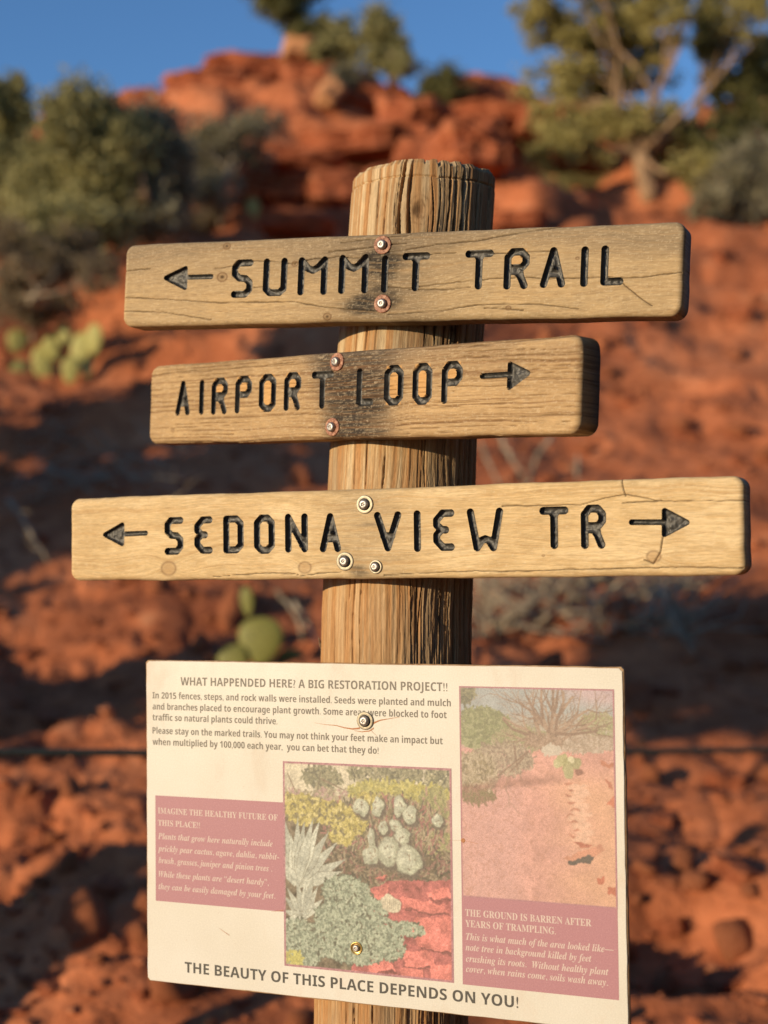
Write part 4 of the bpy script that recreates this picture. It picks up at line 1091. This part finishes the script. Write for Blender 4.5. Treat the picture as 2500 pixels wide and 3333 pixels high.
TX = [
 ('WHAT HAPPENDED HERE? A BIG RESTORATION PROJECT!!', 'sb', -214.1, 82.9, 142.0, 8.3, 'ink', 'heading_text'),
 ('In 2015 fences, steps, and rock walls were installed. Seeds were planted and mulch', 'sb', -248.1, 86.3, 127.5, 6.6, 'ink', 'text_line'),
 ('and branches placed to encourage plant growth. Some areas were blocked to foot', 'sb', -248.1, 81.8, 115.9, 6.6, 'ink', 'text_line'),
 ('traffic so natural plants could thrive.', 'sb', -248.2, -101.4, 104.5, 6.6, 'ink', 'text_line'),
 ('Please stay on the marked trails. You may not think your feet make an impact but', 'sb', -248.3, 77.4, 90.6, 6.6, 'ink', 'text_line'),
 ('when multiplied by 100,000 each year,  you can bet that they do!', 'sb', -248.3, 9.8, 78.8, 6.6, 'ink', 'text_line'),
 ('THE BEAUTY OF THIS PLACE DEPENDS ON YOU!', 'sb', -210.8, 150.4, -154.9, 10.6, 'ink_dark', 'slogan_text'),
 ('IMAGINE THE HEALTHY FUTURE OF', 'b', -242.1, -101.8, 7.4, 6.2, 'ink_white', 'text_line'),
 ('THIS PLACE!!', 'b', -242.1, -191.8, -5.3, 6.2, 'ink_white', 'text_line'),
 ('Plants that grow here naturally include', 'bi', -242.2, -107.7, -19.2, 6.4, 'ink_white', 'text_line'),
 ('prickly pear cactus, agave, dahlia, rabbit-', 'bi', -242.3, -100.6, -32.0, 6.4, 'ink_white', 'text_line'),
 ('brush, grasses, juniper and pinion trees .', 'bi', -241.6, -108.4, -44.3, 6.4, 'ink_white', 'text_line'),
 ('While these plants are \u201cdesert hardy\u201d,', 'bi', -241.7, -112.5, -58.6, 6.4, 'ink_white', 'text_line'),
 ('they can be easily damaged by your feet.', 'bi', -241.8, -105.3, -71.4, 6.4, 'ink_white', 'text_line'),
 ('THE GROUND IS BARREN AFTER', 'b', 98.4, 222.4, -72.6, 6.6, 'ink_white', 'text_line'),
 ('YEARS OF TRAMPLING.', 'b', 98.3, 188.1, -82.8, 6.6, 'ink_white', 'text_line'),
 ('This is what much of the area looked like\u2014', 'bi', 98.8, 243.0, -95.2, 6.6, 'ink_white', 'text_line'),
 ('note tree in background killed by feet', 'bi', 98.3, 222.0, -105.3, 6.6, 'ink_white', 'text_line'),
 ('crushing its roots.  Without healthy plant', 'bi', 98.5, 237.9, -116.0, 6.6, 'ink_white', 'text_line'),
 ('cover, when rains come, soils wash away.', 'bi', 98.4, 237.2, -125.8, 6.6, 'ink_white', 'text_line')]
for s, kd_, x0, x1, z, cap, mt, nm in TX: text(s, kd_, x0, x1, z, cap, M[mt], nm, bold=0)

# ---- the two printed photos, drawn as ink on a fine mesh
class Pic:
    def __init__(s, W, H, seed):
        s.W, s.H = W, H; s.x, s.y = np.meshgrid(np.linspace(0, 1, W), np.linspace(0, 1, H)); s.c = np.zeros((H, W, 3)); s.asp = H / W; s.wx = s.x + .018 * (fbm(s.x * 22, s.y * 26, seed + 50, 3) - .5) * 2; s.wy = s.y + .016 * (fbm(s.x * 22, s.y * 26, seed + 60, 3) - .5) * 2; s.rg = np.random.default_rng(seed); s.seed = seed; s.rough_ = .4 if seed == 3 else .12
    def put(s, m, col, tex=.0, fs=40):
        m = np.clip(m, 0, 1)[..., None]; c = np.array(col)
        if tex: c = c * (1 + tex * 2 * (fbm(s.x * fs, s.y * fs * s.asp, s.seed + 3, 3) - .5))[..., None]
        s.c = s.c * (1 - m) + c * m
    def ell(s, x, y, rx, ry, col, soft=.1, tex=0, rot=0, fs=40):
        dx, dy = s.wx - x, (s.wy - y); ca, sa = math.cos(rot), math.sin(rot)
        q = np.hypot((dx * ca + dy * sa) / rx, (-dx * sa + dy * ca) / ry); s.put((1 + soft - q) / (soft + .02), col, tex, fs)
    def poly(s, pts, col, tex=0, fs=40, warp=1):
        s.put(inside(s.wx if warp else s.x, s.wy if warp else s.y, pts).astype(float), col, tex, fs)
    def line(s, a, b, w0, w1, col):
        dx, dy = b[0] - a[0], (b[1] - a[1]) * s.asp; L2 = dx * dx + dy * dy + 1e-9
        t_ = np.clip(((s.x - a[0]) * dx + (s.y - a[1]) * s.asp * dy) / L2, 0, 1)
        q = np.hypot(s.x - a[0] - t_ * dx, (s.y - a[1]) * s.asp - t_ * dy); w = w0 + (w1 - w0) * t_
        s.put((w - q) / .003 + .5, col)
    def tuft(s, x, y, rx, ry, cols, n, w=.006, l=.03, up=0):
        for _ in range(n):
            a = s.rg.uniform(0, 6.28); q = math.sqrt(s.rg.uniform(0, 1)); px, py = x + rx * q * math.cos(a), y + ry * q * math.sin(a)
            an = s.rg.uniform(0, 6.28) if not up else -math.pi / 2 + s.rg.normal() * .5
            ll = l * s.rg.uniform(.3, 1); c = cols[s.rg.integers(len(cols))]
            x0 = max(0, int((min(px, px + math.cos(an) * ll) - w * 2) * s.W)); x1 = min(s.W, int((max(px, px + math.cos(an) * ll) + w * 2) * s.W) + 2)
            y0 = max(0, int((min(py, py + math.sin(an) * ll) - w * 2) * s.H)); y1 = min(s.H, int((max(py, py + math.sin(an) * ll) + w * 2) * s.H) + 2)
            if x1 <= x0 or y1 <= y0: continue
            X, Y = s.x[y0:y1, x0:x1], s.y[y0:y1, x0:x1]
            d_, _, _ = seg_dist(X, Y * s.asp, (px, py * s.asp), (px + math.cos(an) * ll, (py + math.sin(an) * ll) * s.asp))
            m = np.clip((w - d_) / .003 + .5, 0, 1)[..., None]; s.c[y0:y1, x0:x1] = s.c[y0:y1, x0:x1] * (1 - m) + np.array(c) * m
    def make(s, nm, x0, x1, z0, z1, y, label):
        fade = .93; sh = np.array([.52, .49, .41]); q = np.pad(s.c, ((1, 1), (1, 1), (0, 0)), 'edge'); s.c = (q[:-2, 1:-1] + q[2:, 1:-1] + q[1:-1, :-2] + q[1:-1, 2:] + 3 * s.c) / 7; c = s.c * .86 * fade + sh * (1 - fade)
        c = c * (1 + .24 * (s.rg.random((s.H, s.W, 1)) - .5)) * (1 + s.rough_ * (vn(s.x * s.W * .35, s.y * s.H * .35, s.seed + 90) - .5))[..., None]
        X = x0 + (x1 - x0) * s.x; Z = z1 + (z0 - z1) * s.y
        V = np.stack([X, np.full_like(X, -y), Z], -1).reshape(-1, 3) * .001
        o = link(nm, mesh_np(nm, V, grid_faces(s.W, s.H)[:, ::-1], M['print'], False, np.clip(c, 0, 1).reshape(-1, 3)), panel); o['label'] = label
    def border(s, col, w=.011):
        e = np.minimum(np.minimum(s.x, 1 - s.x), np.minimum(s.y, 1 - s.y) * s.asp); s.put((e < w).astype(float), col)
MV = (.42, .21, .25)
p = Pic(300, 338, 3)
p.put(np.ones_like(p.x), (.17, .14, .10), .9, 30)
p.put((.20 - p.y) / .05, (.62, .58, .46), .25, 8)
dk = [(.22, .22, .15), (.30, .29, .2), (.16, .16, .12)]
p.tuft(.24, .07, .12, .05, dk, 240, .006, .03); p.line((.2, .2), (.23, .05), .008, .004, (.2, .18, .13)); p.line((.24, .08), (.38, .13), .006, .003, (.25, .2, .15)); p.line((.08, .15), (.03, .06), .005, .003, (.25, .2, .15))
p.tuft(.62, .03, .22, .07, dk + [(.36, .34, .24)], 520, .006, .035); p.tuft(.93, .06, .08, .09, dk + [(.4, .38, .26)], 240)
p.tuft(.5, .16, .5, .035, [(.3, .27, .2), (.4, .36, .26), (.42, .3, .28)], 420)
p.tuft(.7, .13, .3, .05, [(.44, .41, .14), (.34, .33, .14), (.5, .47, .2)], 700); p.tuft(.9, .28, .12, .16, [(.26, .26, .14), (.36, .35, .18), (.4, .28, .22)], 500, up=1, l=.05)
p.tuft(.6, .45, .42, .12, [(.10, .09, .07), (.16, .13, .09), (.26, .15, .13), (.3, .25, .18)], 900, .005, .04)
p.tuft(.6, .3, .36, .14, [(.13, .12, .09), (.22, .19, .12), (.34, .17, .16), (.36, .31, .22)], 1300, .004, .05, up=1)
for cx_, cy_, rx, ry, n_ in [(.1, .21, .13, .045, 420), (.28, .24, .15, .05, 480), (.4, .29, .11, .05, 320), (.36, .35, .08, .035, 160), (.14, .27, .12, .03, 200), (.52, .17, .07, .03, 140)]:
    p.tuft(cx_, cy_, rx, ry, [(.52, .46, .17), (.42, .37, .13), (.60, .54, .25), (.28, .25, .10), (.22, .20, .12)], n_, .007, .02)
pads = [(.475, .205, .04, .036), (.575, .195, .028, .045), (.70, .19, .03, .048), (.76, .235, .035, .04), (.68, .285, .035, .03), (.71, .34, .045, .04), (.535, .36, .022, .055), (.60, .30, .03, .03), (.535, .435, .05, .04), (.635, .41, .06, .065), (.75, .445, .068, .066), (.92, .25, .03, .03)]
for (x, y, rx, ry) in pads:
    p.ell(x + .010, y + .010, rx * 1.1, ry * 1.08, (.14, .12, .10), .3); p.ell(x, y, rx, ry, (.40, .43, .34), .12, .4, 0, 30); p.ell(x - rx * .25, y - ry * .2, rx * .55, ry * .6, (.50, .53, .44), .6, .3, 0, 30)
    for _ in range(int(rx * 120)):
        a = p.rg.uniform(0, 6.28); q = p.rg.uniform(0, .8); p.ell(x + rx * q * math.cos(a), y + ry * q * math.sin(a), .0045, .004, (.3, .26, .2), .3)
def agave(bx, by, tips, w):
    for k_, (tx, ty_) in enumerate(tips):
        dx, dy = tx - bx, ty_ - by; L_ = math.hypot(dx, dy); nx, ny = -dy / L_, dx / L_
        sh = .85 + .3 * (k_ % 3) / 2
        for s_, cc in ((1.12, (.27, .27, .22)), (1, (.47 * sh, .50 * sh, .44 * sh))):
            p.poly([(bx - nx * w * .5 * s_, by - ny * w * .5 * s_), (bx + dx * .45 - nx * w * s_, by + dy * .45 - ny * w * s_), (tx, ty_), (bx + dx * .45 + nx * w * s_, by + dy * .45 + ny * w * s_), (bx + nx * w * .5 * s_, by + ny * w * .5 * s_)], cc, .3, 20, 0)
        p.line((bx + dx * .2, by + dy * .2), (tx, ty_), .002, .001, (.34, .37, .33))
agave(.08, .60, [(0, .4), (.38, .46), (.36, .52), (.01, .29), (.33, .38), (.045, .35), (.28, .33), (.09, .27), (.225, .28), (.13, .29), (.185, .27), (.0, .5)], .032)
for (a, b) in (((.5, .6), (1.02, .55)),): pass
p.poly([(.45, .62), (.62, .55), (1, .52), (1, 1), (.4, 1), (.5, .8)], (.40, .13, .13), .6, 26)
for pl in [[(.53, .6), (.63, .57), (.64, .63), (.52, .66)], [(.70, .62), (.95, .64), (.98, .68), (.72, .67)], [(.78, .71), (1, .69), (1, .86), (.8, .85), (.76, .78)], [(.70, .88), (.85, .86), (.9, .93), (.72, .95)], [(.86, .93), (1, .9), (1, 1), (.88, 1)], [(.5, .93), (.62, .9), (.66, .97), (.52, .99)], [(.55, .53), (.62, .515), (.6, .535)], [(.68, .96), (.82, .95), (.84, 1), (.7, 1)], [(.84, .58), (.98, .56), (1, .6), (.86, .62)]]:
    p.poly([(x + .008, y + .01) for x, y in pl], (.24, .08, .08), .2); p.poly(pl, (.66, .22, .20), .45, 20)
agave(.12, .76, [(.0, .66), (.02, .62), (.24, .66), (.08, .57), (.21, .6), (.14, .55), (.185, .54), (0, .73), (.0, .78)], .022)
for cx_, cy_, rx, ry, n_ in [(.38, .62, .14, .08, 520), (.5, .70, .12, .07, 420), (.35, .75, .16, .09, 700), (.55, .80, .17, .08, 620), (.2, .86, .2, .08, 700), (.42, .90, .18, .06, 500), (.08, .85, .1, .08, 260), (.62, .86, .1, .06, 260), (.74, .77, .1, .03, 160), (.1, .95, .12, .05, 260), (.42, .83, .12, .06, 320)]:
    p.tuft(cx_, cy_, rx * 1.05, ry * 1.05, [(.15, .15, .11), (.12, .13, .1)], int(n_ * .45), .006, .02)
    p.tuft(cx_, cy_, rx, ry, [(.37, .43, .34), (.30, .36, .28), (.44, .50, .40), (.2, .24, .19)], n_, .005, .014)
p.tuft(.05, .96, .06, .04, [(.5, .48, .16)], 90, .006, .015)
p.ell(.64, .66, .062, .04, (.62, .58, .46), .06, .2, 0, 30)
for k_ in range(8): p.line((.60 + k_ * .012, .635), (.595 + k_ * .013, .685), .0015, .0015, (.4, .36, .28))
p.border(MV)
p.make('printed_photo', -95.6, 86.1, -137.6, 67.7, .14, 'printed photo of agave, prickly pear and yellow flowering brush among red rocks')
p = Pic(250, 330, 5)
p.put(np.ones_like(p.x), (.62, .35, .31), .22, 16)
p.put(sstep(.5, .3, p.x) * .6, (.60, .37, .36), .15, 9)
p.put(np.clip((fbm(p.x * 60, p.y * 80, 8, 2) - .62) * 8, 0, 1) * .5, (.46, .25, .2))
p.put(sstep(.45, .95, p.x + (fbm(p.y * 8, p.x * 3, 5, 2) - .5) * .3) * sstep(.3, .5, p.y) * .8, (.66, .40, .27), .15, 12)
p.put((.30 - p.y - .03 * p.x) / .03, (.42, .38, .33), .3, 30)
p.put((.17 - p.y) / .06, (.37, .40, .42), .2, 10); p.put(((.10 - p.y) / .05) * sstep(.5, 1, p.x), (.50, .40, .44), .2, 10)
p.tuft(.15, .2, .2, .1, [(.26, .28, .16), (.34, .35, .22), (.22, .23, .14)], 1400, .006, .02); p.tuft(.9, .17, .12, .06, [(.33, .34, .2), (.42, .40, .28)], 420, .006, .02)
p.tuft(.42, .24, .2, .05, [(.3, .3, .18), (.38, .34, .24)], 500, .005, .02); p.tuft(.78, .25, .25, .04, [(.46, .38, .32), (.52, .44, .38), (.38, .31, .25)], 900, .005, .02)
p.tuft(.04, .03, .06, .05, dk, 160)
br = (.27, .19, .15)
def grow(x, y, an, L, w, dep):
    for _ in range(4):
        an2 = an + p.rg.normal() * .22; nx_, ny_ = x + math.cos(an2) * L / 4, y - math.sin(an2) * L / 4 / p.asp
        p.line((x, y), (nx_, ny_), w, w * .85, br if p.rg.random() < .6 else (.38, .28, .22)); x, y, w = nx_, ny_, w * .85
        if dep and p.rg.random() < .75: grow(x, y, an2 + p.rg.choice([-1, 1]) * p.rg.uniform(.3, .8), L * .6, w * .6, dep - 1)
for an_ in (2.75, 2.5, 2.25, 2.0, 1.8, 1.6, 1.45, 1.25, 1.0, .75, .5, .3): grow(.59, .265, an_, .34, .013, 3)
grow(.45, .27, 3.9, .25, .008, 3); grow(.40, .33, 4.1, .22, .008, 3)
p.tuft(.55, .25, .12, .025, [(.3, .22, .17), (.4, .3, .24)], 300, .004, .03); p.tuft(.6, .29, .06, .02, [(.55, .5, .44)], 140, .005, .015)
p.tuft(.28, .34, .2, .07, [(.36, .30, .24), (.45, .38, .30), (.28, .22, .18)], 700, .004, .04); p.tuft(.1, .42, .14, .1, [(.40, .34, .26), (.32, .27, .18), (.5, .43, .33), (.24, .2, .14)], 1000, .005, .03)
p.tuft(.1, .52, .14, .03, [(.3, .2, .15), (.24, .2, .12)], 260, .005, .03)
for a_, b_ in [((.45, .3), (.25, .42)), ((.36, .28), (.38, .39)), ((.42, .33), (.33, .40))]: p.line(a_, b_, .006, .004, br)
p.put(np.clip(1 - np.abs(p.y - .435 - (p.x - .45) * -.06 - .02 * (fbm(p.x * 14, p.y * 5, 2, 2) - .5)) / .03, 0, 1) * sstep(.12, .3, p.x) * sstep(.75, .6, p.x) * .75, (.36, .2, .17), .5, 40)
p.put(np.clip(1 - np.abs(p.y - .47 + (p.x - .2) * .08) / .025, 0, 1) * sstep(.6, .4, p.x) * .7, (.34, .19, .16), .6, 40)
for (x, y, rx, ry, cc) in [(.66, .335, .04, .025, (.46, .44, .25)), (.7, .36, .03, .035, (.34, .33, .18)), (.75, .345, .04, .028, (.36, .34, .2)), (.72, .33, .02, .018, (.6, .57, .4)), (.705, .385, .025, .03, (.42, .4, .24)), (.63, .345, .02, .02, (.5, .48, .3))]: p.ell(x, y, rx, ry, cc, .1, .2)
p.ell(.78, .38, .03, .012, (.3, .16, .13), .3)
for k_ in range(9):
    x = .71 + .02 * math.sin(k_ * 2.1) + .004 * k_; yy = .44 + k_ * .03; p.ell(x, yy, .022, .006, (.47, .22, .16), .5, .3, .3 * math.sin(k_)); p.ell(x + .05, yy + .012, .05, .012, (.70, .46, .36), .5, .2)
for pl, cc in [([(.66, .79), (.9, .715), (.93, .74), (.86, .77), (.7, .8)], (.56, .28, .2)), ([(.69, .8), (.86, .765), (.84, .795), (.7, .815)], (.12, .10, .09)), ([(.72, .70), (.86, .72), (.78, .74)], (.44, .17, .12)), ([(.9, .33), (1, .34), (1, .36), (.9, .35)], (.5, .22, .15)), ([(.96, .5), (1, .49), (1, .55), (.95, .53)], (.52, .2, .13)), ([(.87, .87), (.93, .865), (.92, .89), (.88, .89)], (.5, .18, .12)), ([(.94, .91), (1, .905), (1, .94), (.94, .935)], (.5, .18, .12)), ([(.92, .42), (.97, .43), (.99, .46), (.95, .45)], (.46, .2, .14))]:
    p.poly(pl, cc, .2, 20)
p.border(MV, .009)
p.make('printed_photo', 95.0, 247.6, -54.7, 147.4, .14, 'printed photo of barren pinkish ground with a dead tree')
# splits in the laminate round the bolt and scuffs
def crack(nm, pl, w0, w1):
    V, F = [], []
    for i, (x, z) in enumerate(pl):
        w = (w0 + (w1 - w0) * i / (len(pl) - 1)) / 2; V += [(x * .001, -.00022, (z - w) * .001), (x * .001, -.00022, (z + w) * .001)]
        if i: F.append((2 * i - 2, 2 * i, 2 * i + 1, 2 * i - 1))
    link(nm, mesh_py(nm, V, F, M['crackline']), panel)
crack('laminate_split', [(-10, 103.5), (-18, 102.5), (-27, 103.5), (-36, 105.5), (-48, 106), (-60, 107.5)], 1.8, .15)
crack('laminate_split', [(2, 107.5), (7, 110), (12, 112), (20, 113.5), (34, 116)], 2.2, .15)
crack('laminate_split', [(-16, 101), (-8, 100), (0, 101), (5, 104)], .4, 1.6)
crack('laminate_split', [(2, 102), (5, 99), (9, 96)], .6, .1)
crack('scuff', [(-110, -84.5), (-102, -83.5), (-96, -82)], .1, .8)
crack('scuff', [(-170, -106), (-165, -109), (-158, -112.5)], .2, .7)
crack('scuff', [(84, -1.5), (97, -.6), (112, -3)], .15, .3)
w = link('old_bolt_hole', ring_mesh('old_bolt_hole', [(2.2, -.1), (2.0, -.35), (1.2, -.3), (.6, -.2), (.05, -.2)], M['crackline'], 20), panel); w.location = (.0972, -.0001, -.0008)
bolt(panel, -4.1, 111.0, 9.0, 'zinc'); bolt(panel, -15.9, -113.2, 6.4, 'cup')
tag(panel, 'cream information panel about plant restoration with two photos, below the wooden signs', 'sign')
